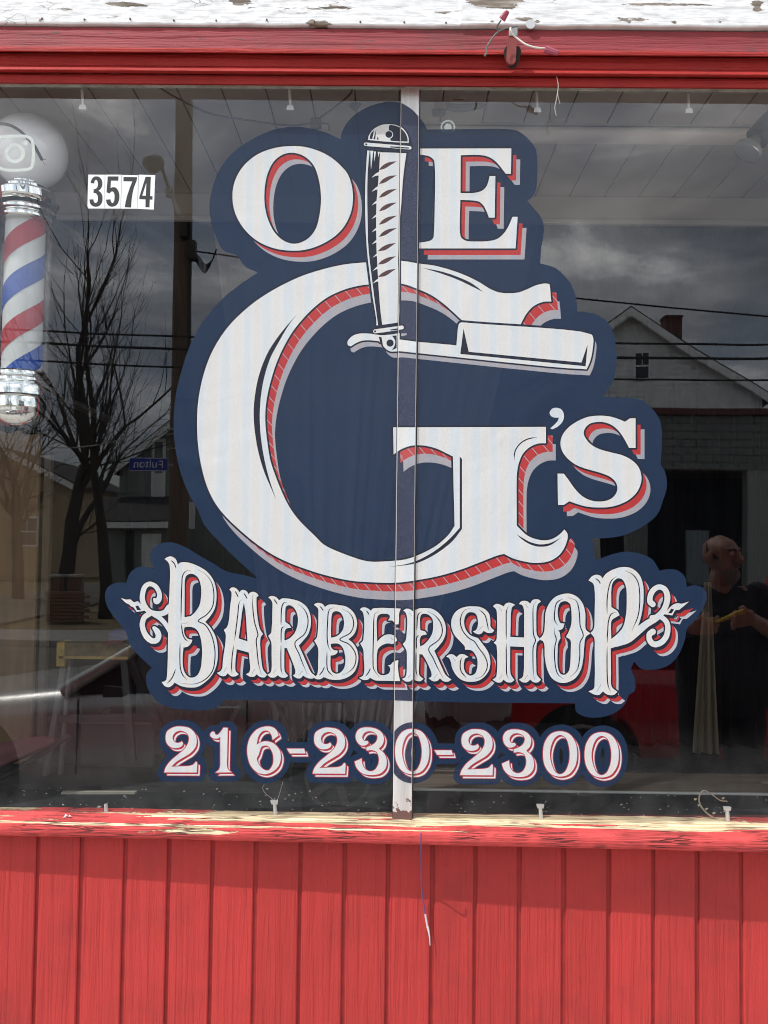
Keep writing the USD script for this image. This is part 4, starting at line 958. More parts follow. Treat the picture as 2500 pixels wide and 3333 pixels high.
obj('thread', tube(spline([P(*q, .012) for q in ((896, 2615), (885, 2600), (862, 2580), (855, 2565), (860, 2553))], False, 5), .0006, 4), THREAD, th)
obj('thread', tube(spline([P(*q, .012) for q in ((899, 2615), (908, 2590), (915, 2565), (921, 2545))], False, 5), .0006, 4), THREAD, th)
tw = thing('dried_twig', 'dried curled vine twig lying inside the glass at the lower right', 'twig', P(2300, 2640, .02))
obj('stem', tube(spline([P(2000 + x / 3.318, 2350 + y / 3.318, .018) for x, y in ((1190, 1090), (1080, 1040), (985, 970), (925, 890), (915, 820), (940, 755), (975, 742), (1060, 790), (1150, 850), (1215, 855))], False, 5), np.linspace(.0024, .0012, 46), 5), plain('dry_twig', (0.26, 0.22, 0.17), 0.9), tw)
for q in ((870, 850), (910, 915), (990, 955), (1070, 1000), (1170, 840)):
    c = P(2000 + q[0] / 3.318, 2350 + q[1] / 3.318, .018)
    obj('dry_leaf', hull([c, c + [.006, .002, .003], c + [.003, -.002, .007], c + [-.003, .001, .004]]), plain('dry_leaf', (0.34, 0.30, 0.24), 0.9) if q[0] == 870 else stage.GetPrimAtPath('/World/Looks/dry_leaf') and UsdShade.Material.Get(stage, '/World/Looks/dry_leaf'), tw)
# flecks of dust and fallen paint on the display floor
rg = np.random.default_rng(11)
fk = []
for _ in range(260):
    x, y = rg.uniform(-1.0, 1.05), rg.uniform(.03, .40)
    s = rg.uniform(.0008, .0028) * (2.2 if rg.random() < .06 else 1)
    a = rg.uniform(0, 6.28)
    d = np.array([[math.cos(a), math.sin(a), 0], [-math.sin(a), math.cos(a), 0]])
    c = np.array([x, y, FLOORZ - .002])
    fk.append(hull([c + s * 2 * d[0], c - s * d[0] + s * d[1], c - s * d[1], c + [0, 0, s]]))
obj('floor_flecks', join(fk), plain('fleck', (0.5, 0.48, 0.44), 0.8), label='white flecks of paint and dust on the display floor', cat='debris', kind='stuff')
fly = join([hull([P(px, py, .4) + d * s for d in np.array([[1, 0, 0], [-1, 0, 0], [0, .6, .2], [0, -.6, .2], [0, 0, .7]])]) for px, py, s in ((1, 1, 0),)]) if False else None
ys = .33
st = thing('wooden_strip', 'pale wooden strip lying on the dark display floor', 'strip', (P(330, 2552, ys)[0], ys, FLOORZ))
q0, q1 = P(203, 2557, ys)[0], P(438, 2546, ys)[0]
obj('strip', hull([(q0, ys - .008, FLOORZ - .002), (q1, ys + .004, FLOORZ - .002), (q1 + .004, ys + .016, FLOORZ - .002), (q0, ys + .006, FLOORZ - .002), (q0, ys - .008, FLOORZ + .004), (q1, ys + .004, FLOORZ + .004), (q1 + .004, ys + .016, FLOORZ + .004), (q0, ys + .006, FLOORZ + .004)]), plain('pale_wood', (0.34, 0.31, 0.26), 0.8), st)

# sawhorse
YW = .50
W = lambda px, py, y=YW: P(px, py, y)
sh = thing('sawhorse', 'black folding sawhorse with a worn yellow top rail and grey front legs', 'sawhorse', (W(200, 2600)[0], YW, FLOORZ))
YEL = plain('worn_yellow', (0.24, 0.16, 0.03), 0.6, var=0.5, scale=25)
SAWB = plain('saw_black', (0.012, 0.011, 0.012), 0.5)
SAWG = plain('saw_grey', (0.09, 0.088, 0.085), 0.5)
a, b = W(212, 2112), W(430, 2118)
obj('top_rail', bevel_box(a[0] - .004, b[0], YW - .035, YW + .035, W(300, 2140)[2], W(300, 2089)[2], .003), plain('worn_rail', (0.085, 0.06, 0.02), 0.7, var=.6, scale=30), sh, label='worn top rail')
obj('rail_edge', bevel_box(a[0] - .004, b[0], YW - .037, YW - .0352, W(300, 2140)[2], W(300, 2131)[2], .0005), YEL, sh)
obj('rail_edge', bevel_box(a[0] - .012, a[0] + .012, YW - .037, YW + .03, W(210, 2165)[2], W(210, 2086)[2], .003), YEL, sh)


def beam(p, q, w, d):
    p, q = np.asarray(p, float), np.asarray(q, float)
    t = (q - p) / np.linalg.norm(q - p)
    a = np.cross(t, [0, 1, 0]); a /= np.linalg.norm(a)
    b = np.cross(a, t)
    return hull([e + sa * a * w / 2 + sb * b * d / 2 for e in (p, q) for sa in (-1, 1) for sb in (-1, 1)])


obj('leg', beam(W(215, 2130), (W(140, 2600)[0] + .005, YW, FLOORZ), .014, .02), SAWG, sh)
obj('leg', beam(W(232, 2135), (W(172, 2600)[0] + .012, YW + .02, FLOORZ), .009, .02), SAWG, sh)
obj('leg', beam(W(225, 2130, YW + .03), (W(190, 2380)[0], YW + .2, FLOORZ), .03, .015), SAWB, sh)
obj('leg', beam(W(420, 2135), (W(520, 2400)[0], YW + .16, FLOORZ), .022, .02), SAWB, sh)
obj('leg', beam(W(405, 2135), (W(440, 2420)[0], YW - .02, FLOORZ + .05), .02, .02), SAWB, sh)
obj('side_panel', bevel_box(W(405, 2200)[0], W(500, 2200)[0], YW + .12, YW + .135, FLOORZ + .03, W(400, 2090)[2], .002), SAWB, sh)
obj('cross_bar', beam(W(190, 2340), W(440, 2335), .022, .012), SAWB, sh)
cp = thing('cap', 'blue cloth cap with a red tag resting on the sawhorse', 'cap', W(385, 2090))
c = W(392, 2068)
dome = trimesh.creation.icosphere(subdivisions=2, radius=.034); dome.apply_scale((1, 1, .62)); dome.apply_translation(c)
obj('crown', dome, plain('blue_cloth', (0.008, 0.02, 0.10), 0.8), cp, smooth=True)
obj('peak', hull([c + [-.03, -.02, -.014], c + [.02, -.02, -.014], c + [-.035, -.06, -.02], c + [.015, -.06, -.02], c + [-.03, -.02, -.010], c + [.02, -.02, -.010]]), plain('red_cloth', (0.13, 0.02, 0.02), 0.8), cp)
bx_ = thing('dark_crate', 'black crate on the display floor behind the sawhorse', 'crate', (W(380, 2420, .62)[0], .62, FLOORZ))
obj('side', bevel_box(W(262, 2400, .6)[0], W(500, 2400, .6)[0], .60, .61, FLOORZ, W(380, 2352, .6)[2], .003), plain('crate_plastic', (0.03, 0.032, 0.034), 0.5), bx_)
obj('side', bevel_box(W(262, 2400, .6)[0], W(275, 2400, .6)[0], .611, .84, FLOORZ, W(380, 2352, .6)[2], .003), SAWB, bx_)
obj('side', bevel_box(W(487, 2400, .6)[0], W(500, 2400, .6)[0], .611, .84, FLOORZ, W(380, 2352, .6)[2], .003), SAWB, bx_)
obj('rim', bevel_box(W(258, 2400, .6)[0], W(504, 2400, .6)[0], .592, .60, W(380, 2356, .6)[2], W(380, 2350, .6)[2] + .002, .001), SAWG, bx_)
# folded umbrella
um = thing('folded_umbrella', 'folded dusty red umbrella lying across the lower left corner', 'umbrella', W(60, 2480, .34))
yu = .30
ax = [P(-120, 2520, yu), P(-20, 2468, yu), P(60, 2440, yu), P(130, 2420, yu), P(178, 2410, yu)]
uv, uf = tube(spline(ax, False, 8), np.interp(np.linspace(0, 1, 33), [0, .3, .6, .85, 1], [.034, .030, .023, .014, .007]), 18)
k = np.arange(len(uv)); ang = (k % 18) / 18 * 2 * math.pi
cen = uv[:-2].reshape(-1, 18, 3).mean(1).repeat(18, 0)
uv[:-2] = cen + (uv[:-2] - cen) * (1 + .16 * np.sin(ang[:-2] * 6 + k[:-2] // 18 * .12))[:, None]
obj('folded_cloth', (uv, uf), plain('red_cloth_faded', (0.10, 0.032, 0.035), 0.85, var=.15, scale=20), um, smooth=True)
obj('shaft', tube([P(-150, 2610, yu + .03), P(60, 2502, yu + .03), P(225, 2395, yu + .03)], .008, 10), SAWB, um, smooth=True)
# two folding stools behind the telephone number
YS = .74
fs = thing('folding_stool', 'black folding stool with crossed legs above the telephone number', 'stool', (W(900, 2400, YS)[0], YS, FLOORZ))
for (p, q) in (((790, 2270), (690, 2470)), ((895, 2270), (985, 2470)), ((1050, 2270), (930, 2470)), ((1120, 2270), (1180, 2470)), ((935, 2268), (905, 2360))):
    obj('leg', beam(W(*p, YS), W(*q, YS) + [0, .02 if p[0] > q[0] else -.02, 0], .012, .012), SAWB, fs)
obj('seat', bevel_box(W(770, 2260, YS)[0], W(1140, 2260, YS)[0], YS - .1, YS + .12, W(900, 2268, YS)[2], W(900, 2250, YS)[2], .006), SAWB, fs)

# lamp fixture, spotlight and cables under the ceiling
YL = .42
LAMPW = plain('lamp_housing', (0.76, 0.76, 0.72), 0.5)
lf = thing('strip_lamp', 'long unlit strip lamp with rounded cover across the right display ceiling', 'lamp', P(1900, 400, YL))
la, lb = P(1366, 400, YL)[0], 2.3
zl = lambda py: P(1900, py, YL)[2]
zc_ = ZC - .0005
obj('housing', bevel_box(la, lb, YL - .02, YL + .04, zl(408), zc_, .003), LAMPW, lf)
obj('trim', bevel_box(la, lb, YL - .027, YL - .0202, zl(400), zl(394), .001), LAMPW, lf)
obj('shadow_gap', bevel_box(la, lb, YL - .012, YL + .04, zl(420), zl(408) - .0005, .001), plain('grey_trim', (0.20, 0.21, 0.22), .6), lf)
pr = [(YL + .05 - .045 * math.cos(a) - .04, zl(463) + (zl(418) - zl(463)) * (.5 + .5 * math.sin(a))) for a in np.linspace(-math.pi / 2, math.pi / 2, 14)]
dm, _ = grid(np.linspace(la, lb, 3), lambda x: pr[::-1])
obj('diffuser', dm, plain('diffuser', (0.74, 0.74, 0.70), 0.35), lf, smooth=True)
obj('end_cap', bevel_box(la - .004, la - .0005, YL - .03, YL + .045, zl(463), zl(400), .001), LAMPW, lf)
ysp = .16
HOSE_ = plain('frosted_lens', (0.32, 0.33, 0.33), 0.15)
sp_ = thing('spotlight', 'dark spotlight with a silvered reflector bulb at the upper right corner', 'spotlight', P(2460, 440, ysp))
h0, h1 = P(2505, 405, ysp), P(2462, 452, ysp)
obj('housing', tube([h0 + (h0 - h1) * .5, h0, h1], [.028, .030, .030], 18), plain('spot_housing', (0.045, 0.055, 0.065), 0.5), sp_, smooth=40)
dv = (P(2430, 497, ysp) - h1)
obj('bulb', tube([h1 + dv * t for t in (0, .25, .5, .8, 1.0, 1.06)], [.014, .018, .028, .037, .037, .030], 20), plain('silvered_bulb', (0.75, 0.75, 0.73), 0.22, metal=0.7), sp_, smooth=40)
obj('lens', tube([h1 + dv * 1.061, h1 + dv * 1.09], [.0295, .022], 20), HOSE_, sp_, smooth=40)
obj('bracket', tube([h0, h0 + [.02, .02, .09]], .006, 8), DARK_METAL, sp_)
HOSE = plain('hose', (0.16, 0.17, 0.185), 0.5)
TAG = plain('card_tag', (0.42, 0.31, 0.22), 0.8)
yh = .30
hs = thing('ducting_hose', 'grey blue hose looped under the ceiling right of the mullion with card tags', 'hose', P(1500, 340, yh))
obj('hose', tube(spline([P(*q, yh) for q in ((1400, 270), (1412, 310), (1440, 338), (1490, 352), (1545, 345), (1595, 322), (1630, 290), (1650, 250))], False, 6), .0105, 12), HOSE, hs, smooth=True)
obj('junction_box', bevel_box(P(1410, 330, yh)[0], P(1452, 330, yh)[0], yh + .02, yh + .05, P(1430, 352, yh)[2], P(1430, 306, yh)[2], .003), HOSE, hs)
obj('tag', bevel_box(P(1472, 330, yh - .03)[0], P(1509, 330, yh - .03)[0], yh - .031, yh - .03, P(1490, 346, yh)[2], P(1490, 316, yh)[2], .0002), TAG, hs)
obj('tag', bevel_box(P(1414, 360, yh - .03)[0], P(1454, 360, yh - .03)[0], yh - .031, yh - .03, P(1430, 371, yh)[2], P(1430, 350, yh)[2], .0002), TAG, hs)
cb = thing('drooping_cable', 'grey cable drooping under the display ceiling between the pole reflection and the O', 'cable', P(700, 380, .2))
obj('cable', tube(spline([P(*q, .2) for q in ((520, 285), (560, 310), (680, 368), (800, 390), (950, 408), (1010, 400), (1060, 370), (1100, 340), (1140, 305), (1150, 280))], False, 6), .0026, 7), HOSE, cb, smooth=True)
obj('connector', bevel_box(P(1012, 395, .2)[0], P(1045, 395, .2)[0], .19, .21, P(1020, 418, .2)[2], P(1020, 386, .2)[2], .003), HOSE, cb)
obj('cable', tube(spline([P(*q, .2) for q in ((1040, 400), (1070, 405), (1072, 425))], False, 6), .002, 6), HOSE, cb)
vs = thing('video_cable', 'dark cable hanging behind the razor cap', 'cable', P(1165, 320, .3))
obj('cable', tube(spline([P(*q, .3) for q in ((1166, 262), (1168, 300), (1165, 330), (1150, 352))], False, 6), .012, 8), HOSE, vs, smooth=True)
ho = thing('round_hook', 'round clear suction hook touching the top edge of the logo film', 'hook', P(1458, 415, .008))
c = P(1458, 414, .008)
ka = np.linspace(0, 2 * math.pi, 33)
obj('ring', tube([c + [.0155 * math.cos(a), 0, .0155 * math.sin(a)] for a in ka], .0024, 7, False), CLEAR, ho, smooth=True)
obj('button', tube([c, c + [0, .006, 0]], .009, 18), CLEAR, ho)

# ---- small things outside: strap, wires, threads ----
SLOT = plain('dark_slot', (0.02, 0.015, 0.012), 0.9)
STRAP = plain('painted_strap', (0.22, 0.035, 0.028), 0.6, var=.3, scale=30)
ysr = -.083
sr = thing('metal_strap', 'red painted metal strap end sticking out of a dark slot in the header', 'strap', P(1665, 150, ysr))
hb = [P(px, py, -.0735) for px, py in ((1640, 165), (1648, 150), (1690, 150), (1697, 165), (1692, 190), (1682, 212), (1668, 220), (1655, 214), (1646, 195))]
hb2 = [p + [0, .006, 0] for p in hb]
obj('slot', hull(hb + hb2), SLOT, sr)
bar_ = [P(1655, 98, ysr), P(1683, 98, ysr)] + [P(1664 + 15.5 * math.cos(a), 190 + 19 * math.sin(a), ysr - .002) for a in np.linspace(0, math.pi, 9)]
obj('bar', hull(bar_ + [p + [0, .007, 0] for p in bar_]), STRAP, sr)
obj('tip', bevel_box(P(1657, 100, ysr)[0], P(1684, 100, ysr)[0], ysr - .003, ysr, P(1670, 118, ysr)[2], P(1670, 90, ysr)[2], .001), plain('bare_steel', (0.36, 0.38, 0.38), .5, metal=.4), sr)
WN = plain('wire_nut', (0.33, 0.06, 0.10), 0.45)
WW = plain('white_wire', (0.62, 0.58, 0.52), 0.5)
WG = plain('green_wire', (0.10, 0.12, 0.105), 0.5)
Wp = lambda x, y, d=-.105: P(1500 + x / 4.1475, y / 4.1475, d)
wr = thing('loose_wires', 'loose green and white electric wires with two maroon wire nuts over the header', 'wire', Wp(700, 380))
obj('wire', tube(spline([Wp(760, 355, -.09), Wp(640, 375), Wp(540, 410), Wp(470, 460, -.115), Wp(390, 570, -.12), Wp(350, 640, -.12), Wp(345, 720, -.12), Wp(318, 758, -.12)], False, 5), .0019, 8), WG, wr, smooth=True)
obj('wire', tube(spline([Wp(498, 420, -.11), Wp(490, 360, -.115), Wp(510, 320, -.12), Wp(545, 272, -.125)], False, 5), .0018, 7), WG, wr, smooth=True)
obj('wire', tube(spline([Wp(710, 368, -.09), Wp(668, 380, -.105), Wp(690, 450, -.115), Wp(790, 540, -.12), Wp(880, 600, -.125), Wp(1000, 640, -.13), Wp(1150, 655, -.13)], False, 5), .0021, 8), WW, wr, smooth=True)


def nut(a, b):
    a, b = np.asarray(a), np.asarray(b)
    t = np.linspace(0, 1, 7)[:, None]
    v, f = tube(a * (1 - t) + b * t, [.0078, .0080, .0072, .0068, .0064, .0060, .0048], 16)
    k = np.arange(len(v) - 2)
    cen = v[:-2].reshape(-1, 16, 3).mean(1).repeat(16, 0)
    v[:-2] = cen + (v[:-2] - cen) * np.where(k % 2 == 0, 1.0, .90)[:, None]
    return v, f


obj('wire_nut', nut(Wp(555, 265, -.125), Wp(635, 145, -.135)), WN, wr)
obj('wire_nut', nut(Wp(1140, 665, -.13), Wp(1312, 718, -.135)), WN, wr)
sw = thing('dry_stalk', 'thin dry stalk hanging from the header over the right pane', 'stalk', P(1812, 255, -.05))
obj('stalk', tube(spline([P(1812, 250, -.045), P(1817, 275, -.05), P(1816, 310, -.052), P(1823, 338, -.05)], False, 5), .0008, 5), THREAD, sw)
obj('stalk', tube(spline([P(1818, 280, -.05), P(1810, 330, -.052), P(1806, 350, -.052), P(1811, 376, -.05)], False, 5), .0009, 5), THREAD, sw)
pt = thing('purple_thread', 'purple thread with a white frayed tip hanging down the red boards', 'thread', P(1371, 2715, -.095))
q = spline([P(1371, 2712, -.09), P(1370, 2740, -.088), P(1371, 2830, -.045), P(1374, 2905, -.025), P(1384, 2975, -.02)], False, 6)
obj('thread', tube(q, .0016, 6), plain('purple', (0.12, 0.07, 0.16), 0.8), pt)
obj('frayed_tip', tube(spline([P(1384, 2975, -.02), P(1390, 3010, -.02), P(1397, 3040, -.022), P(1400, 3078, -.024)], False, 6), np.r_[np.full(8, .0022), np.linspace(.0028, .0006, 11)], 6), plain('white_thread', (0.6, 0.58, 0.6), .8), pt)
gs = thing('stray_chips', 'white paint chips lying on the left part of the sill', 'chips', P(215, 2668, -.03))
for px, py in ((210, 2662), (222, 2665), (206, 2668)):
    c = P(px, py, -.022) + [0, 0, .004]
    obj('chip', hull([c, c + [.008, 0, .001], c + [.004, -.004, .003], c + [.005, .004, 0], c + [.002, .001, .005]]), STICK, gs)
# ---- the street behind the camera, which the glass mirrors ----
BARK = plain('bark', (0.045, 0.038, 0.032), 0.9, var=.3, scale=12)
POLEW = plain('pole_wood', (0.15, 0.105, 0.068), 0.85, var=.35, scale=1.0, stretch=(12, 12, 1.2), bump=.01, bscale=6)
CABLE = plain('cable_black', (0.012, 0.012, 0.013), 0.6)
STEEL = plain('galvanised', (0.36, 0.36, 0.34), 0.5, metal=.4)
up_ = thing('utility_pole', 'tall brown timber utility pole reflected left of the letter O', 'utility pole', (R(592, 1900, 13.75)[0], R(592, 1900, 13.75)[1], -.1))
pb, ptp = R(586, 1900, 13.75), R(594, 300, 13.75)
yd = -11.75
top = np.array([ptp[0] + .01, yd, 11.5]); bot = np.array([pb[0], yd, -.1])
obj('pole', tube([bot, bot * .5 + top * .5, top], [.165, .148, .128], 20), POLEW, up_, smooth=True)
obj('crossarm', bx(top[0] - 1.1, top[0] + 1.1, yd - .12, yd, 10.6, 10.75), POLEW, up_)
for px, py in ((602, 745), (628, 820)):
    c = R(px, py, 13.6)
    obj('bracket', bevel_box(c[0] - .06, c[0] + .06, c[1] - .02, c[1] + .14, c[2] - .16, c[2] + .16, .01), DARK_METAL, up_)
obj('conduit', tube([R(618, 700, 13.55), R(617, 900, 13.55), R(612, 1300, 13.55)], .03, 8), DARK_METAL, up_)
for k in range(4):
    c = R(625, 815, 13.6)
    obj('drip_loop', tube(spline([c, c + [.12, 0, -.12 - .05 * k], c + [.22, 0, -.24 - .04 * k], c + [.33, 0, -.16], c + [.40, .02, .02]], False, 5), .012, 5), CABLE, up_)
for py in (1400, 1415, 1462):
    c = R(582, py, 13.75)
    obj('band', tube([[c[0], yd, c[2] - .01], [c[0], yd, c[2] + .01]], .168, 20), STEEL, up_)
lm = thing('street_lamp', 'street lamp on a bent arm reflected above the door number', 'street lamp', R(605, 715, 13.6))
obj('arm', tube(spline([R(603, 720, 13.6), R(580, 680, 13.6), R(556, 622, 13.6), R(540, 580, 13.5), R(527, 550, 13.4), R(510, 538, 13.2)], False, 6), np.r_[np.full(12, .035), np.full(19, .028)], 8), STEEL, lm, smooth=True)
obj('clamp', bevel_box(R(553, 626, 13.6)[0] - .05, R(553, 626, 13.6)[0] + .05, R(553, 626, 13.6)[1] - .05, R(553, 626, 13.6)[1] + .05, R(553, 626, 13.6)[2] - .07, R(553, 626, 13.6)[2] + .07, .01), STEEL, lm)
h = R(500, 533, 13.2)
hd = trimesh.creation.icosphere(subdivisions=3, radius=1); hd.apply_scale((.17, .24, .085))
hd.apply_transform(trimesh.transformations.rotation_matrix(-.25, [0, 1, 0])); hd.apply_translation(h)
obj('lamp_head', hd, STEEL, lm, smooth=True)
ln = trimesh.creation.icosphere(subdivisions=3, radius=1); ln.apply_scale((.12, .17, .09)); ln.apply_transform(trimesh.transformations.rotation_matrix(-.25, [0, 1, 0])); ln.apply_translation(h + [-.005, 0, -.045])
obj('lens', ln, plain('lamp_lens', (0.4, 0.4, 0.36), .2), lm, smooth=True)
obj('photo_cell', tube([h + [.02, 0, .06], h + [.02, 0, .13]], .035, 10), STEEL, lm)

sg = thing('street_sign', 'blue street name sign reading Fulton on the utility pole, mirrored in the glass', 'street sign', R(487, 1513, 13.6))
yg = R(487, 1513, 13.6)[1]
xa, xb = R(425, 1513, 13.6)[0], R(548, 1513, 13.6)[0]
za, zb_ = R(487, 1537, 13.6)[2], R(487, 1491, 13.6)[2]
obj('blade', bevel_box(xa, xb, yg - .006, yg, za, zb_, .001), plain('sign_blue', (0.012, 0.022, 0.30), 0.4), sg)
SW_ = plain('sign_white', (0.75, 0.76, 0.75), 0.4)
for z in (za + .004, zb_ - .014):
    obj('border', bx(xa + .004, xb - .004, yg + .0005, yg + .002, z, z + .010), SW_, sg)
tm = meshkit.text_mesh('Fulton', (zb_ - za) * .52, .002)
b0, b1 = tm.bounds
tv, tf = np.array(tm.vertices), np.array(tm.faces)
tx = (tv[:, 0] - b0[0]) / (b1[0] - b0[0])
obj('lettering', (np.stack([xb - (xb - xa) * (.11 + .78 * tx), yg + .0006 + tv[:, 2], za + (zb_ - za) * .27 + tv[:, 1]], 1), tf), SW_, sg)
obj('bracket', bx(xb, bot[0] - .1, yg - .03, yg - .01, (za + zb_) / 2 - .02, (za + zb_) / 2 + .02), STEEL, sg)

# overhead cables: three across the left, four across the right; each is one span of the same line
for i, (l, r, dd, rr) in enumerate((((-400, 1055), (2900, 1120), 12.5, .017), ((-400, 1095), (2900, 1166), 12.5, .022), ((-400, 1150), (2900, 1240), 12.5, .016), ((640, 818), (2900, 1065), 13.0, .014))):
    lab = ('uppermost of the three parallel black cables before the gable', 'thickest black cable crossing before the gable, middle of the three', 'lowest of the three parallel black cables before the gable', 'thin service cable running from the pole brackets to the right across the sky')[i]
    a, b = R(*l, dd), R(*r, dd)
    cbl = thing('overhead_cable', lab, 'cable', a, 'overhead cables along the street')
    obj('cable', tube(sag(a, b, .10), rr, 6), CABLE, cbl)
gw = thing('lit_cable', 'single pale cable sagging across the lower tree', 'cable', R(100, 1440, 12))
obj('cable', tube(spline([R(-200, 1330, 14), R(50, 1430, 12.5), R(200, 1455, 12), R(350, 1440, 12), R(450, 1408, 12.3), R(560, 1330, 13.4)], False, 6), .009, 6), STEEL, gw, smooth=True)


# ---- bare trees ----
def bare_tree(name, label, base, h, seed, stems, spread=1.0, r0=.16, lean=0.0):
    g = np.random.default_rng(seed)
    t = thing(name, label, 'tree', base, 'bare winter trees across the street')
    trunk, limbs, twigs = [], [], []
    cnt = [0]

    def grow(p, d, L, r, lev):
        n = 5 if lev < 2 else 4
        pts = [p]
        for k in range(n):
            d = d + g.normal(0, .10 if lev else .05, 3) * [1, 1, .6] + np.array([0, 0, .05 if lev > 1 else .02])
            d = d / np.linalg.norm(d)
            pts.append(pts[-1] + d * L / n)
        r1 = r * (.62 if lev < 4 else .3)
        rad = np.linspace(r, r1, n + 1)
        (trunk if lev == 0 else limbs if lev < 3 else twigs).append(tube(pts, rad, 8 if lev == 0 else 6 if lev < 3 else 3, lev == 0))
        if lev >= 6 or r1 < .0038 or cnt[0] > 12000:
            return
        nb = 3 if lev < 2 else 4 if lev < 5 else 2
        kids = [(n, .85)] if lev < 5 else [(n, .7)]
        for _ in range(nb if lev else stems):
            kids.append((int(g.integers(1 if lev else 2, n + 1)), g.uniform(.5, .75)))
        for i, (k, f) in enumerate(kids):
            cnt[0] += 1
            ang = g.uniform(0, 2 * math.pi)
            tilt = g.uniform(.10, .22) if i == 0 else g.uniform(.35, .75) * spread
            a = np.cross(d, [math.cos(ang), math.sin(ang), .1]); a /= np.linalg.norm(a)
            nd = d * math.cos(tilt) + a * math.sin(tilt)
            nd[2] = max(nd[2], -.05)
            grow(pts[k], nd / np.linalg.norm(nd), L * (f if i else .8), rad[k] * (.78 if i == 0 else g.uniform(.42, .6)), lev + 1)
    grow(np.array(base, float), np.array([lean, 0, 1.0]), h * .30, r0, 0)
    obj('trunk', join(trunk), BARK, t, smooth=True)
    obj('crown', join(limbs), BARK, t, smooth=True, label='bare limbs')
    obj('twigs', join(twigs), BARK, t, kind='stuff')


def foot(px, depth):
    p = R(px, 1800, depth)
    return (p[0], p[1], -.16)


bare_tree('bare_tree', 'largest bare tree with a thick trunk, behind the barber pole reflection', foot(200, 23), 13.5, 3, 5, 1.0, .24)
bare_tree('bare_tree', 'slimmer bare tree in front of the gabled house, right of the thick trunk', foot(345, 21), 12.0, 14, 4, .9, .17)
bare_tree('bare_tree', 'small bare tree at the left edge behind the barber pole', foot(60, 27), 11, 8, 5, 1.1, .2)

# brick piers
BRICK = plain('pier_brick', (0.20, 0.115, 0.075), 0.85, var=.25, scale=30)
MORTAR = plain('mortar', (0.26, 0.24, 0.21), 0.9)
for i, (pxa, pxb, ptop, pbot) in enumerate(((156, 196, 1877, 2020), (217, 262, 1877, 2022))):
    dp = 20.0
    a, b = R(pxa, pbot, dp), R(pxb, ptop, dp)
    pier = thing('brick_pier', ('left', 'right')[i] + ' of the two brick gate piers before the thick tree trunk', 'pier', ((a[0] + b[0]) / 2, a[1], -.15))
    w = b[0] - a[0]
    obj('core', bx(a[0] + .012, b[0] - .012, a[1] - w, a[1] - .012, -.15, b[2] - .05), MORTAR, pier)
    nrow = int((b[2] + .1) / .075)
    for rI in range(nrow):
        z = -.1 + rI * .075
        for c in range(2):
            s = .5 if rI % 2 else .34
            u0, u1 = (a[0], a[0] + w * s - .006) if c == 0 else (a[0] + w * s + .006, b[0])
            obj('brick', bevel_box(u0, u1, a[1] - .10, a[1] + .006, z, z + .063, .004), BRICK, pier)
    obj('cap', bevel_box(a[0] - .03, b[0] + .03, a[1] - w - .03, a[1] + .03, b[2] - .05, b[2] + .02, .012), CONCRETE, pier)
lw = thing('low_brick_wall', 'low brick wall joining the two gate piers', 'wall', R(205, 2020, 19.8))
a, b = R(145, 2035, 19.6), R(288, 1962, 19.6)
for rI in range(9):
    for c in range(4):
        u0 = a[0] + (b[0] - a[0]) * (c + (.0 if rI % 2 else -.5)) / 4
        u1 = min(u0 + (b[0] - a[0]) / 4, b[0]) - .008
        u0 = max(u0, a[0])
        if u1 - u0 > .03:
            obj('brick', bevel_box(u0, u1, a[1] - .12, a[1], -.12 + rI * .075, -.12 + rI * .075 + .063, .004), BRICK, lw)

# ---- houses ----
SIDING_W = plain('white_siding', (0.74, 0.75, 0.74), 0.7, var=.1, scale=2)
SIDING_G = plain('grey_green_siding', (0.20, 0.22, 0.20), 0.8, var=.15, scale=2)
SHINGLE = plain('dark_shingle', (0.05, 0.048, 0.047), 0.9, var=.3, scale=6)
TRIMW = plain('white_trim', (0.78, 0.79, 0.78), 0.6)
DGLASS = plain('dark_window', (0.02, 0.025, 0.03), 0.08)


def rotz(p, c, a):
    p = np.asarray(p, float) - c
    return np.stack([p[..., 0] * math.cos(a) - p[..., 1] * math.sin(a), p[..., 0] * math.sin(a) + p[..., 1] * math.cos(a), p[..., 2]], -1) + c


def house(label, cxx, yf, half, eave, peak, length, siding, rot=0.0, boards=True, group=None):
    """gable end towards the shop (front at y = yf, body behind it, further from the shop)"""
    c = np.array([cxx, yf, 0.0])
    t = thing('house', label, 'house', (cxx, yf, -.16))
    T = lambda m: (rotz(vf(m)[0], c, rot), vf(m)[1])
    pts = [(cxx - half, -.16), (cxx + half, -.16), (cxx + half, eave), (cxx, peak), (cxx - half, eave)]
    obj('wall', T(hull([(x, yf, z) for x, z in pts] + [(x, yf - length, z) for x, z in pts])), siding, t)
    if boards:
        z = 0.0
        while z < peak - .25:
            k = half if z < eave else half * (peak - z) / (peak - eave)
            obj('siding_board', T(hull([(cxx - k, yf, z), (cxx + k, yf, z), (cxx - k, yf + .02, z), (cxx + k, yf + .02, z), (cxx - k, yf + .004, z + .19), (cxx + k, yf + .004, z + .19)])), siding, t)
            z += .2
    for s in (-1, 1):
        ov = .35
        e = np.array([cxx + s * (half + ov), 0, eave - ov * (peak - eave) / half]); p = np.array([cxx, 0, peak])
        q = [(e[0], yf + .30, e[2] + .03), (p[0], yf + .30, p[2] + .03), (e[0], yf - length, e[2] + .03), (p[0], yf - length, p[2] + .03)]
        obj('roof', T(hull(q + [(x, y, z + .14) for x, y, z in q])), SHINGLE, t)
        q = [(e[0], yf + .36, e[2] - .22), (p[0], yf + .36, p[2] - .22), (e[0], yf + .36, e[2] + .10), (p[0], yf + .36, p[2] + .10)]
        obj('barge_board', T(hull(q + [(x, y - .05, z) for x, y, z in q])), TRIMW, t)
    return t, T, c


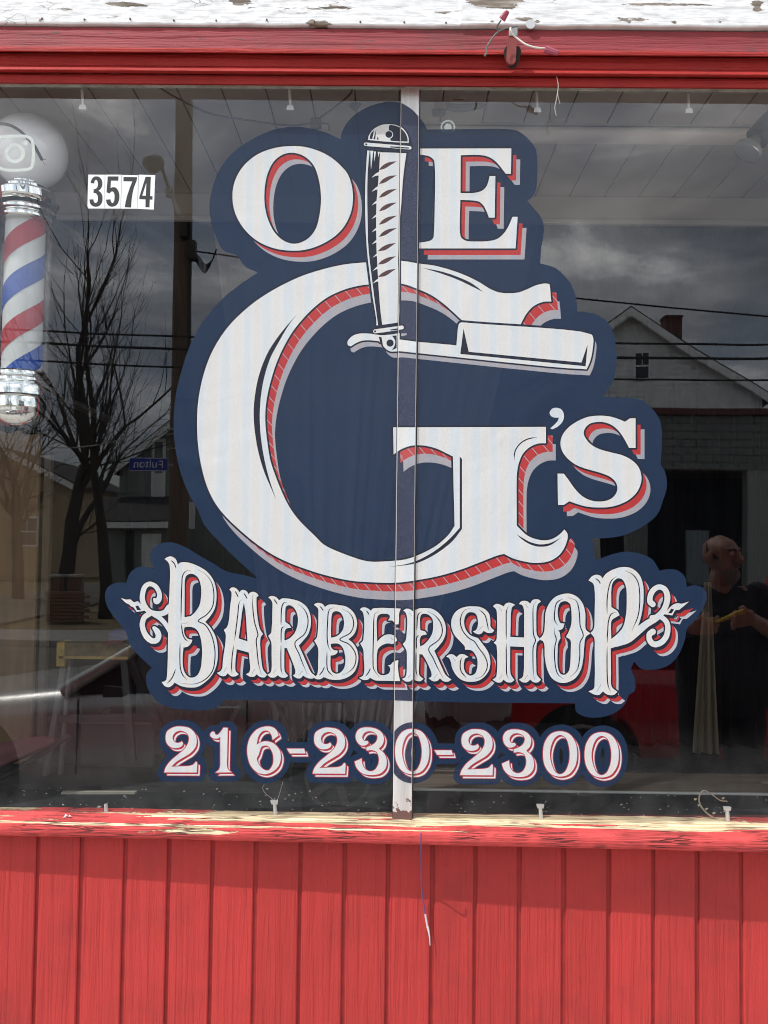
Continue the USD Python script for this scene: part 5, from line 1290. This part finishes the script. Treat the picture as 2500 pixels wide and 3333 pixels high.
def window(t, T, x0, x1, yf, z0, z1, bars=True):
    f = obj('window', T(join([bx(x0 - .08, x0, yf, yf + .06, z0 - .08, z1 + .08), bx(x1, x1 + .08, yf, yf + .06, z0 - .08, z1 + .08), bx(x0, x1, yf, yf + .06, z1, z1 + .08), bx(x0, x1, yf, yf + .07, z0 - .08, z0)])), TRIMW, t)
    obj('pane', T(bx(x0, x1, yf + .005, yf + .025, z0, z1)), DGLASS, f)
    if bars:
        obj('sash', T(join([bx(x0, x1, yf + .025, yf + .045, (z0 + z1) / 2 - .03, (z0 + z1) / 2 + .03), bx((x0 + x1) / 2 - .015, (x0 + x1) / 2 + .015, yf + .025, yf + .04, (z0 + z1) / 2, z1)])), TRIMW, f)


dH = 32.0
pk = R(2050, 1020, dH); ev = R(2440, 1310, dH)
hw, T, hc = house('white sided house with a steep gable and brick chimney, reflected at the right', pk[0], pk[1], 4.6, ev[2] + .1, pk[2], 14, SIDING_W, .20)
w0, w1 = R(2058, 1232, dH), R(2102, 1152, dH)
window(hw, T, w0[0] + .1, w1[0] + .1, pk[1] + .02, w0[2], w1[2])
ch = R(2190, 1075, 36.0)
CHB = plain('chimney_brick', (0.11, 0.045, 0.036), 0.85, var=.2, scale=20)
obj('chimney', bx(ch[0] - .35, ch[0] + .35, ch[1] - .35, ch[1] + .35, ch[2] - 1.5, ch[2] + .40), CHB, hw)
obj('chimney_cap', bevel_box(ch[0] - .4, ch[0] + .4, ch[1] - .4, ch[1] + .4, ch[2] + .40, ch[2] + .5, .02), CHB, hw)

dL = 30.0
e1, p1 = R(392, 1535, dL), R(655, 1312, dL)
hl, T, _ = house('grey green gabled house with white corner boards reflected left of the logo', p1[0], e1[1], p1[0] - e1[0], e1[2] + .15, p1[2], 10, SIDING_G, 0.0)
yl = e1[1]
for px in (500, 536):
    a, b = R(px, 1675, dL), R(px, 1440, dL)
    obj('corner_board', bx(a[0] - .05, a[0] + .05, yl + .021, yl + .06, a[2], b[2]), TRIMW, hl)
a, b = R(455, 1437, dL), R(545, 1428, dL)
obj('eave_board', bx(a[0], b[0], yl + .021, yl + .12, a[2], b[2]), TRIMW, hl)
a, b = R(506, 1672, dL), R(534, 1545, dL)
sh_ = obj('shutter', bx(a[0], b[0], yl + .021, yl + .05, a[2], b[2]), TRIMW, hl)
for k in range(14):
    z = a[2] + (b[2] - a[2]) * (k + .1) / 14
    obj('slat', hull([(a[0] + .02, yl + .051, z), (b[0] - .02, yl + .051, z), (a[0] + .02, yl + .08, z), (b[0] - .02, yl + .08, z), (a[0] + .02, yl + .051, z + .07), (b[0] - .02, yl + .051, z + .07)]), TRIMW, sh_)
a, b = R(604, 1725, dL), R(640, 1640, dL)
obj('shutter', bx(a[0], b[0], yl + .021, yl + .05, a[2], b[2]), TRIMW, hl)
dP = 27.0
q = [R(330, 1706, dP), R(560, 1706, dP), R(330, 1630, dL), R(560, 1630, dL)]
obj('porch_roof', hull(q + [p + [0, 0, .1] for p in q]), SHINGLE, hl)
a, b = R(330, 1718, dP), R(560, 1702, dP)
obj('porch_eave', bx(a[0], b[0], a[1], a[1] + .08, a[2], b[2]), TRIMW, hl)
a, b = R(330, 1900, dP + .3), R(560, 1718, dP + .3)
obj('porch_wall', bx(a[0], b[0], yl, a[1], -.16, b[2]), SIDING_G, hl)
a, b = R(466, 1888, dP + .3), R(532, 1738, dP + .3)
obj('garage_door', bx(a[0], b[0], a[1] + .002, a[1] + .05, max(a[2], -.1), b[2]), TRIMW, hl)
a, b = R(412, 1888, dP + .3), R(442, 1728, dP + .3)
dr_ = obj('door', bx(a[0], b[0], a[1] + .002, a[1] + .05, max(a[2], -.1), b[2]), BLACK, hl)
tp, tb = R(25, 1490, 42), R(165, 1500, 42)
th_, T, _ = house('low tan house with a brown roof at the left edge behind the trees', R(20, 1500, 42)[0], R(20, 1500, 42)[1], 3.4, R(0, 1580, 42)[2], R(0, 1470, 42)[2], 9, plain('tan_siding', (0.42, 0.33, 0.21), .8, var=.12, scale=1.5), 0.0)
window(th_, T, tp[0] + .5, tp[0] + 1.5, tp[1] + .02, 1.6, 2.9)

# block storefront across the street
dS = 25.0
sf = thing('storefront', 'grey block storefront with a red roof edge and dark opening, below the gabled house', 'building', (R(2300, 1800, dS)[0], R(0, 0, dS)[1], -.1))
BLOCK = plain('concrete_block', (0.15, 0.155, 0.15), 0.85, var=.12, scale=3)
xl, xr = R(2040, 1400, dS)[0], 15.5
ysf = R(0, 0, dS)[1]
zt_s, zo = R(0, 1326, dS)[2] + .0, R(0, 1502, dS)[2]
xm = R(2430, 1600, dS)[0]
obj('core', bx(xl, xr, ysf - .5, ysf - .1, zo, zt_s), MORTAR, sf)
for r_ in range(7):
    z0 = zo + (zt_s - zo) * r_ / 7
    for k in range(-1, 20):
        u0 = max(xl + (k + .5 * (r_ % 2)) * .46, xl); u1 = min(xl + (k + 1 + .5 * (r_ % 2)) * .46, xr) - .012
        if u1 - u0 > .05:
            obj('block', bevel_box(u0, u1, ysf - .1, ysf, z0, z0 + (zt_s - zo) / 7 - .012, .006), BLOCK, sf)
obj('roof_edge', bevel_box(xl - .1, xr, ysf - .5, ysf + .12, zt_s, R(0, 1306, dS)[2], .01), plain('roof_edge_red', (0.10, 0.025, 0.022), .7), sf)
obj('pillar', bevel_box(xm, xm + .7, ysf - .4, ysf, -.1, zo, .02), plain('pale_block', (0.26, 0.27, 0.26), .8), sf)
obj('pillar', bevel_box(xl, xl + .62, ysf - .4, ysf, -.1, zo, .02), BLOCK, sf)
obj('back_wall', bx(xl, xr, ysf - 3.3, ysf - 3.2, -.1, zo), plain('dark_back', (0.010, 0.010, 0.011), .9), sf)
obj('roof', bx(xl, xr, ysf - 3.3, ysf - .5, zo, zo + .1), SHINGLE, sf)
a, b = R(2245, 1895, dS + .5), R(2315, 1725, dS + .5)
obj('door', bx(a[0], b[0], ysf - .7, ysf - .62, -.1, b[2]), plain('pale_door', (0.17, 0.21, 0.225), .6), sf)
a, b = R(2015, 1770, dS), R(2085, 1720, dS)
obj('back_wall', bx(xr, xr + .2, ysf - 3.3, ysf, -.1, zt_s), BLOCK, sf)


# ---- parked cars ----
def car(label, x0, L, yn, prof, width, paint, glass_from, zroad=-.13, face=-1, bed=None, wheels=(.18, .80), wr=.32, handle=None, name='parked_car', top=(.30, .38, .80, .93), dz=0.0):
    """prof: (share of length from the front, sill z, belt z) sections; yn: y of the side towards the shop; face: the way the nose points"""
    X = lambda t: (x0 + L * t) if face < 0 else (x0 + L * (1 - t))
    t_ = thing(name, label, 'car', (X(.5), yn - width / 2, zroad), 'cars parked at the kerb')
    secs = []
    for t, z0, z1, ins in prof:
        x = X(t)
        ya, yb = yn - ins, yn - width + ins
        secs.append([(x, ya - .05, z0), (x, yb + .05, z0), (x, ya, z0 + .12), (x, yb, z0 + .12)] + [(x, yy + s_ * e, z0 + (z1 - z0) * t2) for t2, e in ((.40, .0), (.58, .012), (.74, .04), (.87, .085), (.95, .135), (1.0, .21)) for yy, s_ in ((ya, -1), (yb, 1))])
    man = [m3.Manifold.hull_points(np.array(a + b, float)) for a, b in zip(secs[:-1], secs[1:])]
    body = m3.Manifold.batch_boolean(man, m3.OpType.Add)
    for w in wheels:
        cyl = m3.Manifold.cylinder(width + .2, wr + .05, wr + .05, 32).rotate([90, 0, 0]).translate([X(w), yn + .1, zroad + wr])
        core = m3.Manifold.cube([2, width - .5, 2], True).translate([X(w), yn - width / 2, zroad + wr])
        body = body - (cyl - core)
    if bed:
        a_, b_ = sorted((X(bed[0]), X(bed[1])))
        body = body - m3.Manifold.cube([b_ - a_, width - .24, .42]).translate([a_, yn - width + .12, bed[2]])
    obj('body', body, paint, t_, smooth=28)
    f0, f1, b1, b0 = top
    belt = lambda t: float(np.interp(t, [p[0] for p in prof], [p[2] for p in prof]))
    zr = glass_from
    lo = [(X(f0), belt(f0)), (X(b0), belt(b0))]
    up = [(X(f1), zr - .05), (X(b1), zr - .05)]
    gp = []
    for (x, z) in lo:
        gp += [(x, yn - .11, z - .03), (x, yn - width + .11, z - .03)]
    for (x, z) in up:
        gp += [(x, yn - .26, z), (x, yn - width + .26, z)]
    obj('windows', hull(gp), DGLASS, t_)
    rp = []
    for x, d in ((X(f1) , 0), (X(b1), 0)):
        rp += [(x, yn - .25, zr - .055), (x, yn - width + .25, zr - .055), (x, yn - .32, zr - .02), (x, yn - width + .32, zr - .02)]
    xm_ = X((f1 + b1) / 2)
    rp += [(xm_, yn - .34, zr + .03), (xm_, yn - width + .34, zr + .03), (xm_, yn - .24, zr - .03), (xm_, yn - width + .24, zr - .03)]
    obj('roof', hull(rp), paint, t_, smooth=40)
    for sy in (yn, yn - width):
        sg_ = 1 if sy == yn else -1
        A = np.array([X(f0), sy - sg_ * .115, belt(f0) - .02]); Bq = np.array([X(f1), sy - sg_ * .25, zr - .045])
        obj('pillar', tube([A, A * .5 + Bq * .5 + [0, 0, .02], Bq], [.055, .045, .04], 8), paint, t_, smooth=True)
        A = np.array([X((f1 + b1) / 2), sy - sg_ * .10, belt(.5) - .02]); Bq = np.array([X((f1 + b1) / 2), sy - sg_ * .25, zr - .045])
        obj('pillar', beam(A, Bq, .09, .03), BLACK, t_)
        A = np.array([X(b0), sy - sg_ * .115, belt(b0) - .02]); Bq = np.array([X(b1), sy - sg_ * .25, zr - .045])
        obj('pillar', tube([A, Bq], [.10, .06], 8), paint, t_, smooth=True)
    for w in wheels:
        for sy in (yn - .02, yn - width + .22):
            wh = obj('wheel', (lambda m: (vf(m)[0], vf(m)[1]))(trimesh.creation.cylinder(radius=wr, height=.2, sections=40, transform=trimesh.transformations.translation_matrix([X(w), sy - .1, zroad + wr]) @ trimesh.transformations.rotation_matrix(math.pi / 2, [1, 0, 0]))), plain('tyre', (0.018, 0.018, 0.018), .8) if not stage.GetPrimAtPath('/World/Looks/tyre') else UsdShade.Material.Get(stage, '/World/Looks/tyre'), t_, smooth=40)
            rim = [tube([[X(w), sy + .004, zroad + wr], [X(w), sy + .012, zroad + wr]], .06, 16)]
            for k in range(5):
                an = k * 2 * math.pi / 5
                rim.append(beam([X(w), sy + .006, zroad + wr], [X(w) + wr * .66 * math.cos(an), sy + .006, zroad + wr + wr * .66 * math.sin(an)], .05, .012))
            rim.append(tube([[X(w) + wr * .68 * math.cos(a), sy + .006, zroad + wr + wr * .68 * math.sin(a)] for a in np.linspace(0, 2 * math.pi, 33)], .014, 6, False))
            obj('rim', join(rim), STEEL, wh)
    mx = X(f0 + .115)
    mir = hull([(mx + sx * .09 * face, yn + dy, belt(.3) + dz_) for sx, dy, dz_ in ((-.7, .02, .0), (.7, .03, .0), (-.7, .14, 0), (.7, .16, 0), (-.5, .14, .06), (.7, .16, .075), (-.4, .03, .05), (.7, .04, .06))])
    obj('mirror', mir, plain('mirror_shell', (0.05, 0.05, 0.05), .4) if not stage.GetPrimAtPath('/World/Looks/mirror_shell') else UsdShade.Material.Get(stage, '/World/Looks/mirror_shell'), t_, smooth=40)
    for xs_ in (f0 + .04, (f0 + b0) / 2 + .02, b0 - .03):
        obj('door_seam', bx(X(xs_) - .004, X(xs_) + .004, yn - .02, yn + .001, zroad + .30, belt(.5) - .08), BLACK, t_)
    for hx in handle or ((f0 + b0) / 2 - .01,):
        obj('door_handle', bevel_box(X(hx) - .09, X(hx) + .09, yn - .01, yn + .03, belt(.5) - .16, belt(.5) - .12, .008), paint, t_)
    obj('headlight', hull([(X(.02), yn - .06, belt(.05) - .18), (X(.09), yn + .003, belt(.05) - .12), (X(.02), yn - .3, belt(.05) - .15), (X(.09), yn - .02, belt(.05) - .06), (X(.015), yn - .3, belt(.05) - .06)]), STEEL, t_)
    return t_


SILVER = mat('silver_paint', {'p': ('principled_bsdf', {'base_color': (0.62, 0.62, 0.60), 'metallic': 0.8, 'roughness': 0.38, 'coat_weight': 0.6, 'coat_roughness': 0.03})})
REDCAR = mat('red_paint', {'p': ('principled_bsdf', {'base_color': (0.40, 0.012, 0.018), 'roughness': 0.3, 'coat_weight': 1.0, 'coat_roughness': 0.03})})
car('silver low hatchback parked nose to the left, reflected behind the sawhorse', -3.45, 3.75, -3.75, [(0, .12, .48, .16), (.05, .06, .58, .07), (.15, .05, .64, .03), (.34, .05, .72, .0), (.60, .05, .76, 0), (.85, .06, .80, .02), (.96, .08, .74, .06), (1, .14, .66, .12)], 1.70, SILVER, 1.26, wheels=(.17, .83), wr=.31, top=(.33, .58, .84, .97))
car('dark red pickup truck reflected behind the last digits of the telephone number', .25, 5.5, -4.05, [(0, .24, .72, .14), (.04, .24, .84, .06), (.12, .25, .90, .02), (.28, .25, .92, 0), (.6, .25, .90, 0), (.98, .25, .90, .01), (1, .27, .88, .04)], 1.9, REDCAR, 1.62, face=1, bed=(.47, .985, .48), wheels=(.17, .80), wr=.36, handle=(.38, .655), top=(.22, .29, .42, .44))
# ---- people, seen in the glass ----
SKIN = plain('skin', (0.33, 0.195, 0.145), 0.5, var=.06, scale=20, subsurface_weight=.15, subsurface_scale=.01)
TEE = plain('dark_tee', (0.016, 0.019, 0.022), 0.9)
PANTS = plain('black_trousers', (0.012, 0.013, 0.016), 0.9)
SHIRT_P = plain('pale_shirt', (0.42, 0.40, 0.44), 0.9)
PANTS_M = plain('maroon_trousers', (0.085, 0.022, 0.028), 0.9)
BEARD = plain('grey_beard', (0.20, 0.17, 0.15), 0.9)
HAIR = plain('short_hair', (0.05, 0.04, 0.035), 0.9)
SHOE = plain('dark_shoe', (0.02, 0.02, 0.02), 0.6)


def ball(c, r, n=14):
    return m3.Manifold.sphere(r, n).translate([float(k) for k in c])


def chain(js, n=14):
    out = []
    for (a, ra), (b, rb) in zip(js[:-1], js[1:]):
        out.append(m3.Manifold.batch_hull([ball(a, ra, n), ball(b, rb, n)]))
    return out


def ell(c, r, n=20):
    return m3.Manifold.sphere(1.0, n).scale([float(k) for k in r]).translate([float(k) for k in c])


def solid(ms, edge=.02, it=8):
    m = m3.Manifold.batch_boolean(ms, m3.OpType.Add).refine_to_length(edge)
    q = m.to_mesh()
    t = trimesh.Trimesh(q.vert_properties[:, :3], q.tri_verts, process=True)
    trimesh.smoothing.filter_taubin(t, iterations=it)
    return t


def hand(w, d, side, curl=.6):
    """palm at w pointing along d; side: the thumb's side"""
    d = np.asarray(d, float) / np.linalg.norm(d)
    s = np.asarray(side, float); s = s - d * (s @ d); s /= np.linalg.norm(s)
    nrm = np.cross(d, s)
    pal = [m3.Manifold.batch_hull([ball(w + s * .025, .016), ball(w - s * .025, .016), ball(w + d * .08 + s * .032, .012), ball(w + d * .075 - s * .034, .012)])]
    for k, L in ((.03, .070), (.010, .078), (-.012, .072), (-.033, .056)):
        p = w + d * .08 + s * k
        js = [(p, .0098)]
        a = .25
        for seg in (.45, .32, .23):
            a += curl * .75
            v = d * math.cos(a) + nrm * math.sin(a)
            p = p + v * L * seg
            js.append((p, .0085 if seg > .3 else .0072))
        pal += chain(js, 10)
    p = w + d * .02 + s * .030
    q = p + (s * .75 + d * .55) * .036
    r = q + (d * .8 + nrm * .5) * .030
    pal += chain([(w + d * .01 + s * .02, .014), (p, .0125), (q, .0105), (r, .0085)], 10)
    return pal


def person(label, c, H, turn, elbows, wrists, fingers, mats, belly=.15, bald=True, heady=0.0, hem=.50, look=0.0):
    """c: feet on the ground; turn: radians from facing the shop (+y); joint points are given in world coordinates, left image side first"""
    c = np.array(c, float)
    ct, s_ = math.cos(turn), math.sin(turn)
    f = np.array([-s_, ct, 0]); r = np.array([ct, s_, 0]); u = np.array([0, 0, 1.0])
    at = lambda x, y, z: c + r * x + f * y + u * (z * H)
    t = thing('person', label, 'person', c)
    skin_m, top_m, leg_m = mats
    ms = []
    sho = [at(-.195, 0, .815), at(.195, 0, .815)]
    ms.append(m3.Manifold.batch_hull([ball(at(-.15, -.01, .80), .075), ball(at(.15, -.01, .80), .075), ball(at(-.12, .02, .66), .105), ball(at(.12, .02, .66), .105)]))
    ms.append(m3.Manifold.batch_hull([ball(at(-.10, .02, .70), .12), ball(at(.10, .02, .70), .12), ball(at(-.10, belly - .09, .585), .115), ball(at(.10, belly - .09, .585), .115), ball(at(-.085, .0, .50), .11), ball(at(.085, .0, .50), .11)]))
    ms += chain([(at(0, -.01, .80), .075), (at(0, .0, .845), .058), (at(0, .012, .875), .056)])
    for s in (-1, 1):
        ms += chain([(at(s * .095, 0, .50), .105), (at(s * .105, .01, .40), .085), (at(s * .115, .012, .27), .058), (at(s * .12, -.01, .20), .057), (at(s * .125, -.02, .05), .038)])
        ms += chain([(at(s * .125, -.03, .035), .04), (at(s * .14, .10, .022), .036), (at(s * .145, .16, .020), .028)])
    for i in (0, 1):
        w = np.asarray(wrists[i]); e = np.asarray(elbows[i])
        ms += chain([(sho[i], .064), (sho[i] * .5 + e * .5, .052), (e, .043), (e * .6 + w * .4, .042), (w, .028)])
        ms += hand(w, np.asarray(fingers[i][0]), np.asarray(fingers[i][1]), fingers[i][2])
    # head, turned by look
    hc_ = at(0, .02, .935)
    cl, sl = math.cos(look), math.sin(look)
    hf = f * cl + r * sl; hr = r * cl - f * sl
    hp = lambda x, y, z: hc_ + hr * x + hf * y + u * z
    hd = []
    pts = lambda x, y, z, rr: ball(hp(x, y, z), rr, 18)
    hd.append(m3.Manifold.batch_hull([pts(0, -.022, .026, .076), pts(0, .018, .028, .069), pts(0, -.03, .0, .066), pts(0, .038, .008, .056), pts(0, -.008, .058, .052)]))
    hd.append(m3.Manifold.batch_hull([pts(-.035, .035, -.01, .035), pts(.035, .035, -.01, .035), pts(-.028, .045, -.085, .026), pts(.028, .045, -.085, .026), pts(0, .066, -.095, .022), pts(0, -.01, -.05, .05)]))
    hd.append(m3.Manifold.batch_hull([pts(0, .090, .024, .009), pts(0, .118, -.022, .013), pts(-.016, .097, -.027, .0095), pts(.016, .097, -.027, .0095)]))
    hd.append(m3.Manifold.batch_hull([pts(-.034, .082, .034, .011), pts(.034, .082, .034, .011)]))
    hd.append(m3.Manifold.batch_hull([pts(-.02, .088, -.060, .007), pts(.02, .088, -.060, .007)]))
    for s in (-1, 1):
        hd.append(m3.Manifold.batch_hull([pts(s * .078, -.008, .018, .012), pts(s * .083, -.018, -.002, .014), pts(s * .078, -.004, -.028, .009)]))
    body = solid(ms + hd, .016, 6)
    obj('body', body, skin_m, t, smooth=True)
    eye = []
    for s in (-1, 1):
        q = trimesh.creation.icosphere(subdivisions=2, radius=.0115); q.apply_translation(hp(s * .031, .0805, .014)); eye.append(q)
    obj('eyes', join(eye), plain('eye_white', (0.6, 0.58, 0.55), .2) if not stage.GetPrimAtPath('/World/Looks/eye_white') else UsdShade.Material.Get(stage, '/World/Looks/eye_white'), t, smooth=True)
    brow = []
    for s in (-1, 1):
        brow.append(m3.Manifold.batch_hull([pts(s * .017, .094, .031, .0055), pts(s * .034, .090, .036, .006), pts(s * .050, .074, .030, .005)]))
    bq = m3.Manifold.batch_boolean(brow, m3.OpType.Add).to_mesh()
    obj('eyebrows', (bq.vert_properties[:, :3], bq.tri_verts), HAIR, t, smooth=True)
    lq_ = m3.Manifold.batch_hull([pts(-.022, .0905, -.058, .0045), pts(.022, .0905, -.058, .0045), pts(0, .0955, -.057, .005)]).to_mesh()
    obj('lips', (lq_.vert_properties[:, :3], lq_.tri_verts), plain('lip', (0.20, 0.08, 0.07), .5) if not stage.GetPrimAtPath('/World/Looks/lip') else UsdShade.Material.Get(stage, '/World/Looks/lip'), t, smooth=True)
    cut = lambda ms, g: solid([m.scale([1, 1, 1]) for m in ms], .02, 4)
    # clothes: the same chains a little wider
    top = [m3.Manifold.batch_hull([ball(at(-.165, -.01, .80), .080), ball(at(.165, -.01, .80), .080), ball(at(-.125, .02, .66), .118), ball(at(.125, .02, .66), .118)]),
           m3.Manifold.batch_hull([ball(at(-.105, .02, .70), .132), ball(at(.105, .02, .70), .132), ball(at(-.11, belly - .09, .585), .128), ball(at(.11, belly - .09, .585), .128), ball(at(-.095, .0, hem + .03), .125), ball(at(.095, .0, hem + .03), .125)])]
    for i in (0, 1):
        e = np.asarray(elbows[i])
        top += chain([(sho[i], .078), (sho[i] * .35 + e * .65, .072)])
    tee = m3.Manifold.batch_boolean(top, m3.OpType.Add)
    tee = tee.trim_by_plane([0, 0, 1], float(c[2] + hem * H - .02)) - ell(at(0, .02, .862), (.072, .082, .05))
    q = tee.refine_to_length(.02).to_mesh()
    tq = trimesh.Trimesh(q.vert_properties[:, :3], q.tri_verts)
    tq.vertices = tq.vertices + (meshkit.fbm(tq.vertices * [9, 9, 5], 3, 3) - .5)[:, None] * tq.vertex_normals * .035
    trimesh.smoothing.filter_taubin(tq, iterations=3)
    obj('shirt', tq, top_m, t, smooth=True)
    leg = []
    for s in (-1, 1):
        leg += chain([(at(s * .09, 0, .51), .125), (at(s * .108, .01, .40), .108), (at(s * .118, .012, .27), .083), (at(s * .125, -.008, .15), .078), (at(s * .128, -.015, .045), .075)])
    leg.append(m3.Manifold.batch_hull([ball(at(-.09, 0, .52), .12), ball(at(.09, 0, .52), .12), ball(at(0, 0, .47), .10)]))
    lq = m3.Manifold.batch_boolean(leg, m3.OpType.Add).trim_by_plane([0, 0, 1], float(c[2] + .03)).refine_to_length(.025).to_mesh()
    lq = trimesh.Trimesh(lq.vert_properties[:, :3], lq.tri_verts)
    lq.vertices = lq.vertices + (meshkit.fbm(lq.vertices * [10, 10, 14], 3, 8) - .5)[:, None] * lq.vertex_normals * .03
    obj('trousers', lq, leg_m, t, smooth=True)
    for s in (-1, 1):
        sh2 = solid(chain([(at(s * .125, -.035, .030), .052), (at(s * .14, .10, .022), .05), (at(s * .145, .17, .018), .038)]), .02, 4)
        sv = np.array(sh2.vertices); sv[:, 2] = np.maximum(sv[:, 2], c[2] + .001)
        obj('shoe', (sv, np.array(sh2.faces)), SHOE, t, smooth=True)
    return t, hp, at


# the man who reads in the glass at the right
cm = R(2352, 1785, 4.5)
man_c = (cm[0] + .03, cm[1] - .12, 0.0)
rw = lambda px, py, dp: R(px, py, dp)
eL, wL = rw(2140, 2075, 4.55), rw(2262, 2040, 4.28)
eR, wR = rw(2545, 2080, 4.55), rw(2440, 2012, 4.28)
man, hp, at = person('bald grey bearded man in a dark shirt holding a yellow strip, reflected right', man_c, 1.79, 0.0, (eL, eR), (wL, wR),
                     (((1, .15, .05), (0, .2, 1), .55), ((-1, .15, -.1), (0, .2, 1), .55)), (SKIN, TEE, PANTS), belly=.19, look=.62, hem=.47)
bd = solid([m3.Manifold.batch_hull([ball(hp(-.036, .052, -.088), .026), ball(hp(.036, .052, -.088), .026), ball(hp(0, .078, -.105), .028), ball(hp(0, .06, -.135), .026)]),
            m3.Manifold.batch_hull([ball(hp(-.024, .094, -.043), .007), ball(hp(.024, .094, -.043), .007), ball(hp(0, .100, -.040), .007)])], .008, 3)
obj('beard', bd, BEARD, man, smooth=True)
hr_ = ell(hp(0, -.006, .030), (.081, .103, .084)) - ell(hp(0, .055, .075), (.12, .115, .115)) - m3.Manifold.cube([.5, .5, .2], True).translate([float(k) for k in hp(0, 0, -.115)])
q = hr_.to_mesh(); obj('hair', (q.vert_properties[:, :3], q.tri_verts), HAIR, man, smooth=40)
badge = rw(2362, 1920, 4.30)
sh_pts = np.array(trimesh.creation.icosphere(subdivisions=1).vertices)
wt = thing('wrist_watch', 'black watch on the wrist of the man reflected at the right', 'watch', wL)
obj('strap', tube([wL + (eL - wL) * .10, wL + (eL - wL) * .24], .040, 18), BLACK, wt, smooth=40)
ya_, yb_ = rw(2318, 2022, 4.22), rw(2395, 2000, 4.22)
yt_ = thing('yellow_strip', 'yellow strip stretched between the hands of the reflected man', 'strip', ya_)
mid = rw(2332, 2026, 4.22)
obj('strip', tube([rw(2300, 2012, 4.22), ya_, mid, yb_, rw(2420, 1992, 4.22)], [.006, .007, .008, .012, .014], 6), plain('yellow', (0.55, 0.38, 0.05), .6), yt_)

# the person taking the picture, seen only as a hip and trouser leg
pc = (.40, -2.42, 0.0)
phL = np.array([.075, -2.13, 1.60]); phR = np.array([.26, -2.14, 1.60])
eL2, eR2 = np.array([.07, -2.32, 1.30]), np.array([.66, -2.28, 1.26])
person('person in pale shirt and maroon trousers, reflected beside the mullion above the number', pc, 1.80, 0.0, (eL2, eR2), (phL, phR),
       (((.4, .1, 1), (0, 1, 0), .4), ((-.4, .1, 1), (0, 1, 0), .4)), (SKIN, SHIRT_P, PANTS_M), hem=.455)
